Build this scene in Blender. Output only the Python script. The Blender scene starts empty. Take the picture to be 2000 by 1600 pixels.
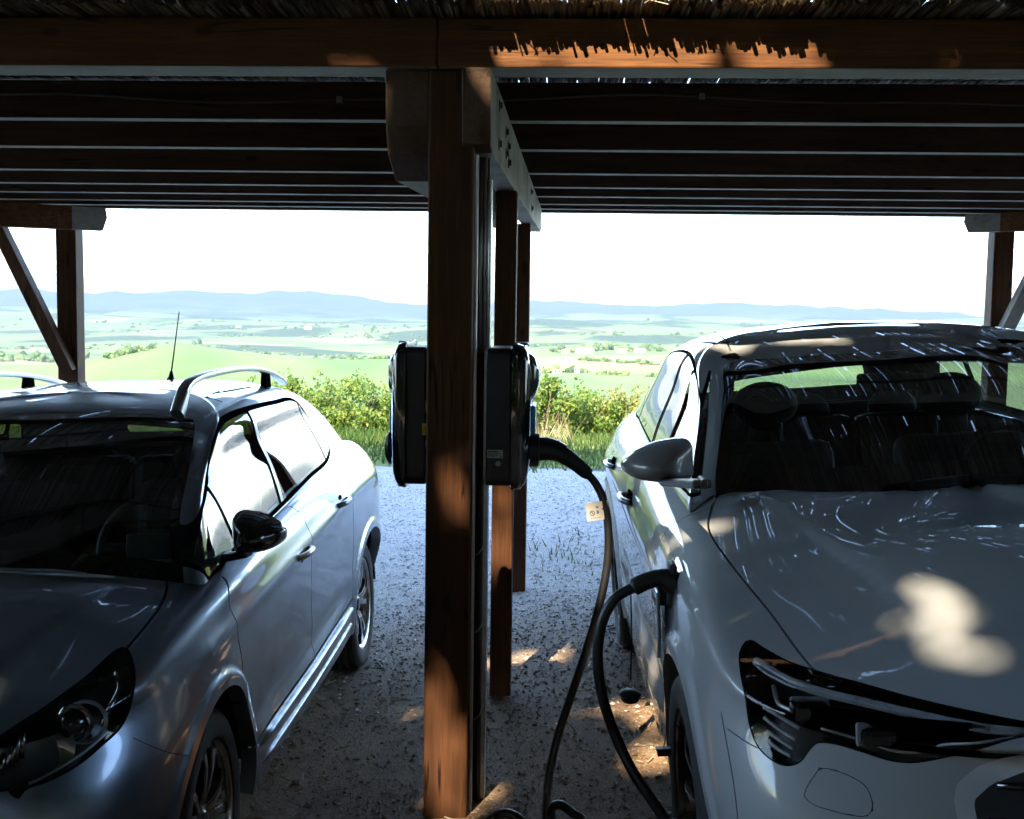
import bpy, bmesh, math, random
import numpy as np
from mathutils import Vector, Matrix
rnd = random.Random(7)
nrng = np.random.default_rng(11)
D = bpy.data
SC = bpy.context.scene
COL = SC.collection
R = math.radians

# ---------------------------------------------------------------- camera numbers
CAM_H = 1.75
FPX = 2300.0
PITCH = math.atan(195 / FPX)
ROLL = .014
def cam_ray(x, y):
    a = x - 1000; b = y - 800
    xp = a*math.cos(ROLL) + b*math.sin(ROLL); yp = -a*math.sin(ROLL) + b*math.cos(ROLL)
    f = np.array([0, math.cos(PITCH), -math.sin(PITCH)]); u = np.array([0, math.sin(PITCH), math.cos(PITCH)])
    return f + np.array([1., 0, 0])*xp/FPX - u*yp/FPX
CAM = np.array([0, 0, CAM_H])
def on_plane(x, y, n, c):
    d = cam_ray(x, y); n = np.array(n, float)
    return CAM + d*(c - n @ CAM)/(n @ d)
def on_z(x, y, z): return on_plane(x, y, (0, 0, 1), z)
def project(p):
    """world points (n,3) -> photo pixels (n,2)"""
    v = np.asarray(p, float) - CAM
    f = np.array([0, math.cos(PITCH), -math.sin(PITCH)]); u = np.array([0, math.sin(PITCH), math.cos(PITCH)])
    z = v @ f; xp = v[:, 0]/z*FPX; yp = -(v @ u)/z*FPX
    return np.stack([1000 + xp*math.cos(ROLL) - yp*math.sin(ROLL), 800 + xp*math.sin(ROLL) + yp*math.cos(ROLL)], 1)

SUN_T = np.array([.40, 1.0, -1.2]); SUN_T /= np.linalg.norm(SUN_T)   # direction the sunlight travels
SUN_TO = -SUN_T

# ---------------------------------------------------------------- objects
def tag(o, label=None, cat=None, group=None, kind=None):
    if label: o['label'] = label
    if cat: o['category'] = cat
    if group: o['group'] = group
    if kind: o['kind'] = kind
    return o
def empty(name, loc=(0, 0, 0), rz=0, parent=None):
    o = D.objects.new(name, None); COL.objects.link(o)
    o.location = loc; o.rotation_euler = (0, 0, rz); o.empty_display_size = .2
    if parent: o.parent = parent
    return o
def mesh_obj(name, verts, faces, mats, parent=None, mi=None, smooth=False, normals=None, bevel=0, auto=None):
    me = D.meshes.new(name)
    me.from_pydata([tuple(map(float, v)) for v in verts], [], [tuple(map(int, f)) for f in faces])
    if not isinstance(mats, (list, tuple)): mats = [mats]
    for m in mats: me.materials.append(m)
    if mi is not None: me.polygons.foreach_set('material_index', np.array(mi, dtype=np.int32))
    if smooth or normals is not None:
        me.polygons.foreach_set('use_smooth', np.ones(len(me.polygons), dtype=bool))
    if auto is not None:
        me.polygons.foreach_set('use_smooth', np.ones(len(me.polygons), dtype=bool))
        bm = bmesh.new(); bm.from_mesh(me)
        for e in bm.edges:
            if len(e.link_faces) == 2 and e.calc_face_angle(0) > auto: e.smooth = False
        bm.to_mesh(me); bm.free()
    me.update()
    if normals is not None:
        me.normals_split_custom_set_from_vertices([tuple(map(float, n)) for n in normals])
    o = D.objects.new(name, me); COL.objects.link(o)
    if parent: o.parent = parent
    if bevel:
        b = o.modifiers.new('bevel', 'BEVEL'); b.width = bevel; b.segments = 2; b.limit_method = 'ANGLE'; b.angle_limit = R(35)
    return o
class MB:
    def __init__(s): s.v = []; s.f = []; s.m = []; s.cur = 0
    def add(s, vs, fs):
        n = len(s.v); s.v += [tuple(v) for v in vs]
        for f in fs: s.f.append(tuple(i + n for i in f)); s.m.append(s.cur)
    def box(s, a, b, bottom=None):
        x0, y0, z0 = a; x1, y1, z1 = b
        v = [(x0,y0,z0),(x1,y0,z0),(x1,y1,z0),(x0,y1,z0),(x0,y0,z1),(x1,y0,z1),(x1,y1,z1),(x0,y1,z1)]
        s.add(v, [(0,3,2,1),(4,5,6,7),(0,1,5,4),(1,2,6,5),(2,3,7,6),(3,0,4,7)])
        if bottom is not None: s.m[-6] = bottom
        return s
    def obox(s, c, size, M=None):
        hx, hy, hz = size[0]/2, size[1]/2, size[2]/2
        v = [Vector((sx*hx, sy*hy, sz*hz)) for sz in (-1, 1) for sx, sy in ((-1,-1),(1,-1),(1,1),(-1,1))]
        if M is not None: v = [M @ q for q in v]
        s.add([tuple(q + Vector(c)) for q in v], [(0,3,2,1),(4,5,6,7),(0,1,5,4),(1,2,6,5),(2,3,7,6),(3,0,4,7)])
        return s
    def bar(s, p, q, w, h, up=(0, 0, 1)):
        p = Vector(p); q = Vector(q); d = (q - p); L = d.length; d.normalize()
        x = d.cross(Vector(up)).normalized(); z = x.cross(d)
        M = Matrix((x, d, z)).transposed()
        return s.obox((p + q)/2, (w, L, h), M)
    def tube(s, pts, r, n=8, cap=True, closed=False):
        pts = [Vector(p) for p in pts]; N = len(pts)
        rs = r if isinstance(r, (list, tuple)) else [r]*N
        base = len(s.v); prev = None; vs = []; fs = []
        for i, p in enumerate(pts):
            t = (pts[min(i+1, N-1)] - pts[max(i-1, 0)]).normalized()
            if prev is None:
                a = Vector((0, 0, 1)) if abs(t.z) < .9 else Vector((1, 0, 0))
                nx = t.cross(a).normalized()
            else: nx = (prev - t*prev.dot(t)).normalized()
            prev = nx; ny = t.cross(nx)
            for k in range(n):
                an = 2*math.pi*k/n
                vs.append(p + (nx*math.cos(an) + ny*math.sin(an))*rs[i])
        for i in range(N-1):
            for k in range(n):
                fs.append((i*n+k, i*n+(k+1) % n, (i+1)*n+(k+1) % n, (i+1)*n+k))
        if cap: fs.append(tuple(range(n-1, -1, -1))); fs.append(tuple((N-1)*n+k for k in range(n)))
        s.add(vs, fs); return s
    def lathe(s, prof, n=48, M=None, closed=False):
        """prof: (radius, height) about local Z"""
        vs = []; fs = []; m = len(prof)
        for k in range(n):
            a = 2*math.pi*k/n
            for r, h in prof: vs.append(Vector((r*math.cos(a), r*math.sin(a), h)))
        if M is not None: vs = [M @ v for v in vs]
        for k in range(n):
            k2 = (k+1) % n
            for j in range(m if closed else m-1):
                j2 = (j+1) % m
                fs.append((k*m+j, k2*m+j, k2*m+j2, k*m+j2))
        s.add([tuple(v) for v in vs], fs); return s
    def prism(s, poly, z0, z1, M=None):
        n = len(poly)
        vs = [Vector((x, y, z0)) for x, y in poly] + [Vector((x, y, z1)) for x, y in poly]
        if M is not None: vs = [M @ v for v in vs]
        s.add([tuple(v) for v in vs], [tuple(range(n-1, -1, -1)), tuple(range(n, 2*n))] + [(i, (i+1) % n, n+(i+1) % n, n+i) for i in range(n)])
        return s
    def sphere(s, c, r, n=16, m=10, M=None):
        vs = []; fs = []
        rr = r if isinstance(r, (tuple, list)) else (r, r, r)
        for j in range(m+1):
            t = math.pi*j/m
            for k in range(n):
                a = 2*math.pi*k/n
                q = Vector((rr[0]*math.sin(t)*math.cos(a), rr[1]*math.sin(t)*math.sin(a), rr[2]*math.cos(t)))
                if M is not None: q = M @ q
                vs.append(tuple(q + Vector(c)))
        for j in range(m):
            for k in range(n): fs.append((j*n+k, (j+1)*n+k, (j+1)*n+(k+1) % n, j*n+(k+1) % n))
        s.add(vs, fs); return s
    def build(s, name, mats, parent=None, **kw):
        return mesh_obj(name, s.v, s.f, mats, parent, mi=s.m if isinstance(mats, (list, tuple)) else None, **kw)
def smooth_path(pts, per=8):
    P = [np.array(p, float) for p in pts]; P = [2*P[0]-P[1]] + P + [2*P[-1]-P[-2]]; out = []
    for i in range(1, len(P)-2):
        for k in range(per):
            t = k/per
            out.append(.5*((2*P[i]) + (-P[i-1]+P[i+1])*t + (2*P[i-1]-5*P[i]+4*P[i+1]-P[i+2])*t*t + (-P[i-1]+3*P[i]-3*P[i+1]+P[i+2])*t**3))
    out.append(P[-2]); return out

# ---------------------------------------------------------------- materials
def new_mat(name):
    m = D.materials.new(name); m.use_nodes = True
    nt = m.node_tree; nt.nodes.clear()
    out = nt.nodes.new('ShaderNodeOutputMaterial')
    return m, nt, out
class NT:
    def __init__(s, nt): s.nt = nt
    def n(s, t, **kw):
        nd = s.nt.nodes.new(t)
        for k, v in kw.items():
            if k.startswith('in_'): pass
            else: setattr(nd, k, v)
        return nd
    def link(s, a, b): s.nt.links.new(a, b)
    def setv(s, sock, v):
        if hasattr(v, 'is_output') or isinstance(v, bpy.types.NodeSocket): s.nt.links.new(v, sock)
        else:
            if sock.type == 'RGBA' and len(v) == 3: v = (*v, 1)
            sock.default_value = v
    def coord(s, kind='Object', scale=(1, 1, 1), rot=(0, 0, 0)):
        tc = s.n('ShaderNodeTexCoord'); mp = s.n('ShaderNodeMapping')
        mp.inputs['Scale'].default_value = scale; mp.inputs['Rotation'].default_value = rot
        s.link(tc.outputs[kind], mp.inputs['Vector']); return mp.outputs[0]
    def noise(s, vec, scale, detail=4, rough=.55, out='Fac', dist=0):
        nd = s.n('ShaderNodeTexNoise'); nd.inputs['Scale'].default_value = scale
        nd.inputs['Detail'].default_value = detail; nd.inputs['Roughness'].default_value = rough; nd.inputs['Distortion'].default_value = dist
        s.link(vec, nd.inputs['Vector']); return nd.outputs[out]
    def voro(s, vec, scale, out='Distance', feature='F1', rand=1):
        nd = s.n('ShaderNodeTexVoronoi'); nd.feature = feature; nd.inputs['Scale'].default_value = scale; nd.inputs['Randomness'].default_value = rand
        s.link(vec, nd.inputs['Vector']); return nd.outputs[out]
    def ramp(s, fac, stops, interp='LINEAR'):
        nd = s.n('ShaderNodeValToRGB'); cr = nd.color_ramp; cr.interpolation = interp
        while len(cr.elements) > 1: cr.elements.remove(cr.elements[-1])
        cr.elements[0].position = stops[0][0]; cr.elements[0].color = (*stops[0][1], 1) if len(stops[0][1]) == 3 else stops[0][1]
        for p, c in stops[1:]:
            e = cr.elements.new(p); e.color = (*c, 1) if len(c) == 3 else c
        s.link(fac, nd.inputs[0]); return nd.outputs[0]
    def mix(s, f, a, b, blend='MIX'):
        nd = s.n('ShaderNodeMix'); nd.data_type = 'RGBA'; nd.blend_type = blend
        s.setv(nd.inputs[0], f); s.setv(nd.inputs[6], a); s.setv(nd.inputs[7], b); return nd.outputs[2]
    def math(s, op, a, b=0.0, c=None):
        nd = s.n('ShaderNodeMath'); nd.operation = op; s.setv(nd.inputs[0], a); s.setv(nd.inputs[1], b)
        if c is not None: s.setv(nd.inputs[2], c)
        return nd.outputs[0]
    def map(s, v, a, b, c, d):
        nd = s.n('ShaderNodeMapRange'); s.setv(nd.inputs[0], v)
        for i, q in enumerate((a, b, c, d)): nd.inputs[i+1].default_value = q
        return nd.outputs[0]
    def bump(s, h, strength=.3, dist=.01, normal=None):
        nd = s.n('ShaderNodeBump'); nd.inputs['Strength'].default_value = strength; nd.inputs['Distance'].default_value = dist
        s.link(h, nd.inputs['Height'])
        if normal is not None: s.link(normal, nd.inputs['Normal'])
        return nd.outputs[0]
    def bsdf(s, **kw):
        nd = s.n('ShaderNodeBsdfPrincipled')
        for k, v in kw.items(): s.setv(nd.inputs[k.replace('_', ' ')], v)
        return nd.outputs[0]
def plain(name, col, rough=.5, metal=0., coat=0., var=.12, vscale=30., bump=0., bscale=200., spec=.5, coat_rough=.03, vec='Object'):
    m, nt, out = new_mat(name); t = NT(nt)
    co = t.coord(vec)
    nz = t.noise(co, vscale, 4)
    lo = tuple(c*(1-var) for c in col); hi = tuple(min(1, c*(1+var)) for c in col)
    c = t.ramp(nz, [(.3, lo), (.7, hi)])
    rg = t.map(nz, .3, .7, max(0, rough-.05), min(1, rough+.05))
    kw = dict(Base_Color=c, Roughness=rg, Metallic=metal)
    kw['Specular_IOR_Level'] = spec
    if coat: kw['Coat_Weight'] = coat; kw['Coat_Roughness'] = coat_rough
    if bump: kw['Normal'] = t.bump(t.noise(co, bscale, 3), bump, .002)
    t.link(t.bsdf(**kw), out.inputs[0]); return m
def wood(name, axis, dark, light, grey=.0, rough=.6, bumpy=.35):
    m, nt, out = new_mat(name); t = NT(nt)
    sc = [26, 26, 26]; sc[axis] = 1.3
    co = t.coord('Object', sc); co1 = t.coord('Object')
    g1 = t.noise(co, 1.6, 6, .62, dist=.6); g2 = t.noise(co, 6, 3, .5)
    big = t.noise(co1, 1.7, 3)
    c = t.ramp(g1, [(.28, dark), (.55, tuple((a+b)/2 for a, b in zip(dark, light))), (.75, light)])
    c = t.mix(t.map(g2, .45, .62, 0, .5), c, dark)
    c = t.mix(t.map(big, .35, .7, 0, .45), c, tuple(d*.75 for d in dark))
    sk = [7, 7, 7]; sk[axis] = 2.6                         # knots
    kd = t.voro(t.coord('Object', sk), 1.0, 'Distance')
    c = t.mix(t.map(kd, .07, .13, .8, 0), c, tuple(d*.3 for d in dark))
    ck = t.noise(co, .55, 2, .5, dist=.3); cm = t.noise(co1, 2.3, 2)
    c = t.mix(t.math('MULTIPLY', t.map(t.math('ABSOLUTE', t.math('SUBTRACT', ck, .5)), .004, .013, .9, 0), t.map(cm, .52, .58, 0, 1)), c, tuple(d*.12 for d in dark))
    if grey: c = t.mix(t.map(t.noise(co1, 2.6, 5, .65), .38, .6, grey*.25, min(1, grey*1.6)), c, (.36, .34, .30))
    h = t.math('ADD', t.math('MULTIPLY', g1, .7), t.math('MULTIPLY', g2, .5))
    t.link(t.bsdf(Base_Color=c, Roughness=rough, Specular_IOR_Level=.18, Normal=t.bump(h, bumpy, .004)), out.inputs[0]); return m
def glass(name, tint=(.75, .8, .8), dirt=.0, rough=.0, ior=1.62):
    """thin sheet: clear transmission with a Fresnel reflection"""
    m, nt, out = new_mat(name); t = NT(nt)
    tr = t.n('ShaderNodeBsdfTransparent'); t.setv(tr.inputs[0], tint)
    gl = t.n('ShaderNodeBsdfGlossy'); t.setv(gl.inputs[0], (1, 1, 1)); gl.inputs['Roughness'].default_value = rough
    lw = t.n('ShaderNodeLayerWeight'); lw.inputs[0].default_value = .5; r0_ = ((ior-1)/(ior+1))**2*1.8
    fr = t.math('MULTIPLY_ADD', t.math('POWER', lw.outputs['Facing'], 4.6), 1-r0_, r0_)
    mx = t.n('ShaderNodeMixShader'); t.link(fr, mx.inputs[0]); t.link(tr.outputs[0], mx.inputs[1]); t.link(gl.outputs[0], mx.inputs[2])
    res = mx.outputs[0]
    if dirt:
        df = t.n('ShaderNodeBsdfDiffuse'); t.setv(df.inputs[0], (.5, .48, .45))
        nz = t.noise(t.coord('Object'), 9, 5, .65)
        mx2 = t.n('ShaderNodeMixShader'); t.link(t.map(nz, .35, .75, dirt*.3, dirt), mx2.inputs[0]); t.link(res, mx2.inputs[1]); t.link(df.outputs[0], mx2.inputs[2]); res = mx2.outputs[0]
    t.link(res, out.inputs[0]); return m

M = {}
M['wood_x'] = wood('stained_wood_across', 0, (.070, .028, .012), (.27, .112, .028))
M['wood_y'] = wood('stained_wood_along', 1, (.06, .024, .011), (.20, .085, .032), .12)
M['wood_z'] = wood('stained_wood_upright', 2, (.050, .022, .012), (.150, .062, .022))
M['grey_x'] = wood('weathered_lit_wood_across', 0, (.20, .175, .14), (.52, .48, .40), .5)  # bare weathered wood, brightened to carry ground bounce on beam and joist undersides
M['grey_y'] = wood('weathered_wood_along', 1, (.13, .115, .10), (.30, .28, .25), .6)
M['joist_x'] = wood('joist_wood_across', 0, (.060, .036, .028), (.13, .075, .05), .0)
M['reed'] = plain('dry_reed', (.30, .23, .13), .6, var=.45, vscale=14)
M['bolt'] = plain('dark_steel', (.05, .05, .055), .45, .8)
M['zinc'] = plain('zinc_steel', (.42, .42, .42), .38, .9, var=.2)
M['alu'] = plain('aluminium_rail', (.5, .5, .5), .35, .9)
M['black_plastic'] = plain('black_plastic', (.012, .012, .014), .38, bump=.15, bscale=900)
M['black_gloss'] = plain('gloss_black', (.006, .006, .008), .08, coat=1)
M['rubber'] = plain('black_rubber', (.014, .014, .015), .5, bump=.2, bscale=500)
M['cable_rubber'] = plain('cable_rubber', (.012, .012, .013), .36)
M['yellow'] = plain('yellow_sticker', (.75, .5, .03), .5, var=.05)
M['white_label'] = plain('white_label', (.46, .46, .45), .5, var=.04)
M['print'] = plain('printed_ink', (.03, .03, .035), .6)
M['blue_glow'] = plain('blue_plastic_strip', (.05, .25, .55), .25)
M['smoke_glass'] = plain('smoked_lid', (.05, .055, .055), .1, coat=.8)

# ---------------------------------------------------------------- world, sun, camera
W = D.worlds.new("World"); SC.world = W; W.use_nodes = True
wn = W.node_tree; wn.nodes.clear()
wo = wn.nodes.new('ShaderNodeOutputWorld'); wb = wn.nodes.new('ShaderNodeBackground'); sk = wn.nodes.new('ShaderNodeTexSky')
sk.sky_type = 'NISHITA'; sk.sun_disc = False
sun_el = math.asin(SUN_TO[2]); sun_az = math.atan2(SUN_TO[0], SUN_TO[1])
sk.sun_elevation = sun_el; sk.sun_rotation = sun_az
sk.air_density = 1.0; sk.dust_density = .6; sk.ozone_density = 1.0; sk.altitude = 300
wb.inputs[1].default_value = .145
wn.links.new(sk.outputs[0], wb.inputs[0]); wn.links.new(wb.outputs[0], wo.inputs[0])
sl = D.lights.new('sun', 'SUN'); sl.energy = 2.1; sl.angle = R(.5); sl.color = (1, .82, .58)
so = D.objects.new('sun', sl); COL.objects.link(so)
so.rotation_euler = Vector(tuple(SUN_T)).to_track_quat('-Z', 'Y').to_euler(); so.location = tuple(SUN_TO*30)

cd = D.cameras.new('camera'); co = D.objects.new('camera', cd); COL.objects.link(co)
cd.sensor_width = 36; cd.sensor_fit = 'HORIZONTAL'; cd.lens = 36*FPX/2000; cd.clip_start = .05; cd.clip_end = 60000
f = Vector((0, math.cos(PITCH), -math.sin(PITCH))); u0 = Vector((0, math.sin(PITCH), math.cos(PITCH))); r0 = Vector((1, 0, 0))
up = u0*math.cos(ROLL) - r0*math.sin(ROLL); rt = r0*math.cos(ROLL) + u0*math.sin(ROLL)
mw = Matrix.Identity(4)
for i in range(3): mw[i][0] = rt[i]; mw[i][1] = up[i]; mw[i][2] = -f[i]; mw[i][3] = CAM[i]
co.matrix_world = mw
SC.camera = co
SC.render.engine = 'CYCLES'
vs = SC.view_settings; vs.view_transform = 'Standard'; vs.look = 'None'; vs.gamma = 1; vs.exposure = 3.65; vs.use_curve_mapping = False
cy = SC.cycles
cy.max_bounces = 8; cy.diffuse_bounces = 4; cy.glossy_bounces = 4; cy.transmission_bounces = 6; cy.transparent_max_bounces = 12; cy.volume_bounces = 1
cy.caustics_reflective = False; cy.caustics_refractive = False; cy.sample_clamp_indirect = 6
cy.use_adaptive_sampling = True; cy.adaptive_threshold = .015
try:
    cy.use_denoising = True; cy.denoiser = 'OPENIMAGEDENOISE'
except Exception: pass
# ================================================================ ground and landscape
def value_noise(x, y, seed=0):
    """smooth 2-d value noise, numpy"""
    xi = np.floor(x).astype(np.int64); yi = np.floor(y).astype(np.int64); xf = x-xi; yf = y-yi
    def h(a, b):
        n = (a*374761393 + b*668265263 + seed*974711) & 0x7fffffff
        n = ((n ^ (n >> 13))*1274126177) & 0x7fffffff
        return ((n ^ (n >> 16)) & 0xffff)/65535.0
    u = xf*xf*(3-2*xf); v = yf*yf*(3-2*yf)
    return (h(xi, yi)*(1-u)+h(xi+1, yi)*u)*(1-v) + (h(xi, yi+1)*(1-u)+h(xi+1, yi+1)*u)*v
def fbm(x, y, o=4, seed=0):
    s = 0; a = .5
    for i in range(o): s = s + a*(value_noise(x*2**i, y*2**i, seed+i)-.5); a *= .5
    return s
def unroll_y(x, y): return y - ROLL*(x-1000)
SKY = [(-900, 590), (-300, 580), (0, 568), (60, 562), (100, 570), (200, 573), (270, 575), (320, 569), (360, 567), (420, 574), (520, 572), (600, 569), (650, 576), (700, 580), (760, 590), (830, 592), (940, 591),
       (1040, 590), (1180, 594), (1250, 597), (1340, 593), (1440, 592), (1560, 598), (1700, 604), (1850, 612), (1930, 617), (2000, 619), (2400, 622), (3000, 615)]
HILL = [(-900, 735), (-200, 715), (0, 706), (100, 703), (150, 700), (200, 690), (250, 679), (330, 669), (370, 669), (430, 679), (500, 688), (560, 695), (650, 702), (700, 701), (750, 699), (830, 706), (900, 718), (1000, 745), (1100, 775), (3000, 790)]
def terrain_z(x, y):
    x = np.asarray(x, float); y = np.asarray(y, float)
    r = np.hypot(x, y)+1e-6
    az = np.arctan2(x, np.maximum(y, 1e-3)); az = np.clip(az, -1.0, 1.0)
    px = 1000 + FPX*np.tan(az)
    sky = fbm(px/38., px*0, 4, 77)*11 + np.interp(px, [p[0] for p in SKY], [unroll_y(*p) for p in SKY])
    hill = np.interp(px, [p[0] for p in HILL], [unroll_y(p[0], p[1]) for p in HILL])
    left = 1/(1+np.exp((px-930)/45.))
    rad = np.array([16, 24, 45, 110, 260, 480, 720, 950, 1500, 2500, 4200, 7000, 9500, 13000, 14800, 16600.])
    lr = np.log(rad)
    def yof(zs): return zs
    # elevation in photo pixels below the horizon at each radius
    yl = np.array([0, 0, 0, 0, 0, 790, 0, 760, 718, 690, 655, 632, 618, 0, 620, 640.])
    yr = np.array([0, 0, 0, 0, 0, 772, 735, 718, 684, 660, 640, 625, 613, 0, 612, 630.])
    zt = []
    for i, rr in enumerate(rad):
        if i == 0: z = np.full_like(r, -.12)
        elif i == 1: z = np.full_like(r, -1.15)
        elif i == 2: z = np.full_like(r, -4.6)
        elif i == 3: z = np.full_like(r, -13.)
        elif i == 4: z = np.full_like(r, -27.)
        elif i == 6:
            z = CAM_H - rr/FPX*((left*hill + (1-left)*yr[i]) - 605)
        elif i == 13: z = CAM_H - rr/FPX*(sky-605)
        else: z = CAM_H - rr/FPX*((left*yl[i] + (1-left)*yr[i]) - 605)
        zt.append(z)
    zt = np.stack(zt, 0)
    L = np.log(np.clip(r, 16, 16599)); k = np.clip(np.searchsorted(lr, L, side='right')-1, 0, len(rad)-2)
    t = (L-lr[k])/(lr[k+1]-lr[k]); t = t*t*(3-2*t)
    idx = np.indices(r.shape)
    z = zt[(k,)+tuple(idx)]*(1-t) + zt[(k+1,)+tuple(idx)]*t
    damp = np.clip((r-120)/400, 0, 1)
    crest = np.exp(-((L-math.log(720))/.16)**2)*left + np.exp(-((L-math.log(13000))/.13)**2)*.8
    z = z + damp*(1-np.clip(crest, 0, 1))*(fbm(x/700., y/700., 4, 3)*np.clip(r*.017, 0, 65) + fbm(x/2600., y/2600., 4, 9)*np.clip(r*.027, 0, 190)*(1+.5*np.clip((r-4500)/2500, 0, 1)))
    back = np.clip((8-y)/30., 0, 1)                        # behind the lot the ground stays level
    return z*(1-back) + back*(-.12)

def ground_z(x, y):
    """level of the parking ground: a slight cross fall"""
    return np.interp(x, [-6, -3.2, -2.46, -.87, 0, .5, 2.4, 3.2, 6], [-.14, -.125, -.106, -.05, -.01, .05, .176, .20, .22])*np.clip((13.5-y)/3, 0, 1) - .10*np.clip((y-10.5)/3, 0, 1)

# terrain sheet, polar grid
ths = np.concatenate([np.linspace(-180, -48, 40, endpoint=False), np.linspace(-48, 48, 330, endpoint=False), np.linspace(48, 180, 41)[:-1]])*math.pi/180
rs = np.exp(np.linspace(math.log(13.0), math.log(16500), 330))
TT, RR = np.meshgrid(ths, rs)
X = RR*np.sin(TT); Y = RR*np.cos(TT); Z = terrain_z(X, Y)
Z = np.where(RR < 17.5, -.14, Z)
nt_, nr_ = len(ths), len(rs)
verts = np.stack([X, Y, Z], -1).reshape(-1, 3)
faces = []
for i in range(nr_-1):
    for j in range(nt_):
        j2 = (j+1) % nt_
        faces.append((i*nt_+j, i*nt_+j2, (i+1)*nt_+j2, (i+1)*nt_+j))
m, nt, out = new_mat('countryside'); t = NT(nt)
co_ = t.coord('Object')
cell = t.voro(t.mix(.12, co_, t.noise(co_, .004, 3, out='Color'), 'ADD'), .0052, 'Color')
sep = t.n('ShaderNodeSeparateColor'); t.link(cell, sep.inputs[0])
field = t.ramp(sep.outputs[0], [(0, (.085, .16, .025)), (.22, (.12, .19, .035)), (.40, (.17, .22, .05)), (.55, (.11, .19, .03)), (.70, (.26, .25, .10)), (.82, (.10, .16, .03)), (.93, (.23, .15, .085))], 'CONSTANT')
geo = t.n('ShaderNodeNewGeometry'); sp = t.n('ShaderNodeSeparateXYZ'); t.link(geo.outputs['Position'], sp.inputs[0])
dist = t.math('POWER', t.math('ADD', t.math('MULTIPLY', sp.outputs[0], sp.outputs[0]), t.math('MULTIPLY', sp.outputs[1], sp.outputs[1])), .5)
tint = t.noise(co_, .02, 5, .6)
field = t.mix(t.map(tint, .35, .65, 0, .4), field, (.19, .23, .06))
rows = t.n('ShaderNodeTexWave'); rows.inputs['Scale'].default_value = .12; rows.inputs['Distortion'].default_value = 3; rows.inputs['Detail'].default_value = 2
t.link(t.coord('Object', rot=(0, 0, .5)), rows.inputs['Vector'])
field = t.mix(t.math('MULTIPLY', rows.outputs['Fac'], .18), field, (.07, .12, .02))
nearhill = t.mix(t.map(t.noise(t.coord('Object', (1, .35, 1)), .012, 4), .38, .62, 0, 1), (.062, .100, .030), (.098, .125, .046))
field = t.mix(.25, field, (.22, .24, .13)); field = t.mix(t.map(dist, 820, 1000, 1, 0), field, nearhill)
# ploughed slope in the valley to the right
wv = t.math('ADD', t.math('MULTIPLY', t.math('ABSOLUTE', t.math('SUBTRACT', sp.outputs[0], 70.0)), .012), t.math('MULTIPLY', t.math('ABSOLUTE', t.math('SUBTRACT', sp.outputs[1], 1010.0)), .011))
field = t.mix(t.map(t.math('ADD', wv, t.math('MULTIPLY', t.math('SUBTRACT', t.noise(co_, .01, 3), .5), .6)), .9, 1.0, 1, 0), field, (.22, .115, .065))
wd = t.noise(co_, .0021, 6, .62)
woods = t.math('MULTIPLY', t.map(wd, .50, .55, 0, 1), t.map(dist, 1300, 2200, 0, 1))
field = t.mix(woods, field, t.ramp(t.noise(co_, .04, 4), [(.3, (.018, .035, .012)), (.7, (.05, .08, .022))]))
ridge = t.ramp(t.noise(co_, .0012, 6, .6), [(.35, (.030, .045, .032)), (.6, (.055, .075, .045)), (.75, (.10, .11, .07))])
field = t.mix(t.map(dist, 7500, 10500, 0, .95), field, ridge)
bare = t.mix(t.map(t.noise(co_, .9, 4), .35, .7, 0, 1), (.10, .15, .035), (.17, .19, .06))
field = t.mix(t.map(dist, 950, 1300, 0, .35), field, (.02, .03, .02))
field = t.mix(t.map(dist, 60, 200, 1, 0), field, bare)
t.link(t.bsdf(Base_Color=field, Roughness=.9, Specular_IOR_Level=.1), out.inputs[0])
tag(mesh_obj('terrain', verts, faces, m, smooth=True), kind='structure')

# parking ground: gravel fading to bare earth under the carport
m, nt, out = new_mat('gravel_and_earth'); t = NT(nt)
co_ = t.coord('Object'); sp = t.n('ShaderNodeSeparateXYZ'); t.link(co_, sp.inputs[0])
v1 = t.voro(co_, 80, 'Distance'); v1c = t.voro(co_, 80, 'Color'); v2c = t.voro(co_, 150, 'Color'); v2 = t.voro(co_, 150, 'Distance')
s1 = t.n('ShaderNodeSeparateColor'); t.link(v1c, s1.inputs[0]); s2 = t.n('ShaderNodeSeparateColor'); t.link(v2c, s2.inputs[0])
stone = t.ramp(s1.outputs[0], [(0, (.22, .215, .21)), (.4, (.42, .41, .40)), (.75, (.55, .54, .53)), (1, (.70, .69, .68))])
stone2 = t.ramp(s2.outputs[0], [(0, (.20, .19, .18)), (.5, (.42, .41, .40)), (1, (.62, .61, .60))])
stone = t.mix(.5, stone, stone2)
stone = t.mix(t.map(v1, .3, .55, 0, .4), stone, (.16, .15, .14))
ea = t.math('ADD', t.math('MULTIPLY', t.noise(co_, 2.2, 7, .65), .5), t.math('MULTIPLY', t.noise(co_, 17, 6, .75), .5))
earth = t.ramp(ea, [(.32, (.075, .043, .022)), (.46, (.15, .092, .050)), (.56, (.20, .128, .072)), (.7, (.33, .23, .14))])
earth = t.mix(t.map(s2.outputs[1], .80, .86, 0, .55), earth, (.32, .28, .22))
edge = t.math('ADD', sp.outputs[1], t.math('MULTIPLY', t.math('SUBTRACT', t.noise(co_, .9, 4), .5), 3.0))
g = t.map(edge, 5.2, 7.2, .0, 1)
g = t.math('MULTIPLY', g, t.map(t.noise(co_, 3.5, 5, .6), .3, .5, .7, 1))
c = t.mix(g, earth, stone)
c = t.mix(t.map(t.noise(co_, .45, 4), .55, .75, 0, .35), c, (.34, .30, .24))
hgt = t.math('ADD', t.math('MULTIPLY', t.map(v1, 0, .6, 1, 0), g), t.math('MULTIPLY', ea, 1.6))
hgt = t.math('ADD', hgt, t.math('MULTIPLY', t.map(v2, 0, .6, 1, 0), .35))
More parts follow.
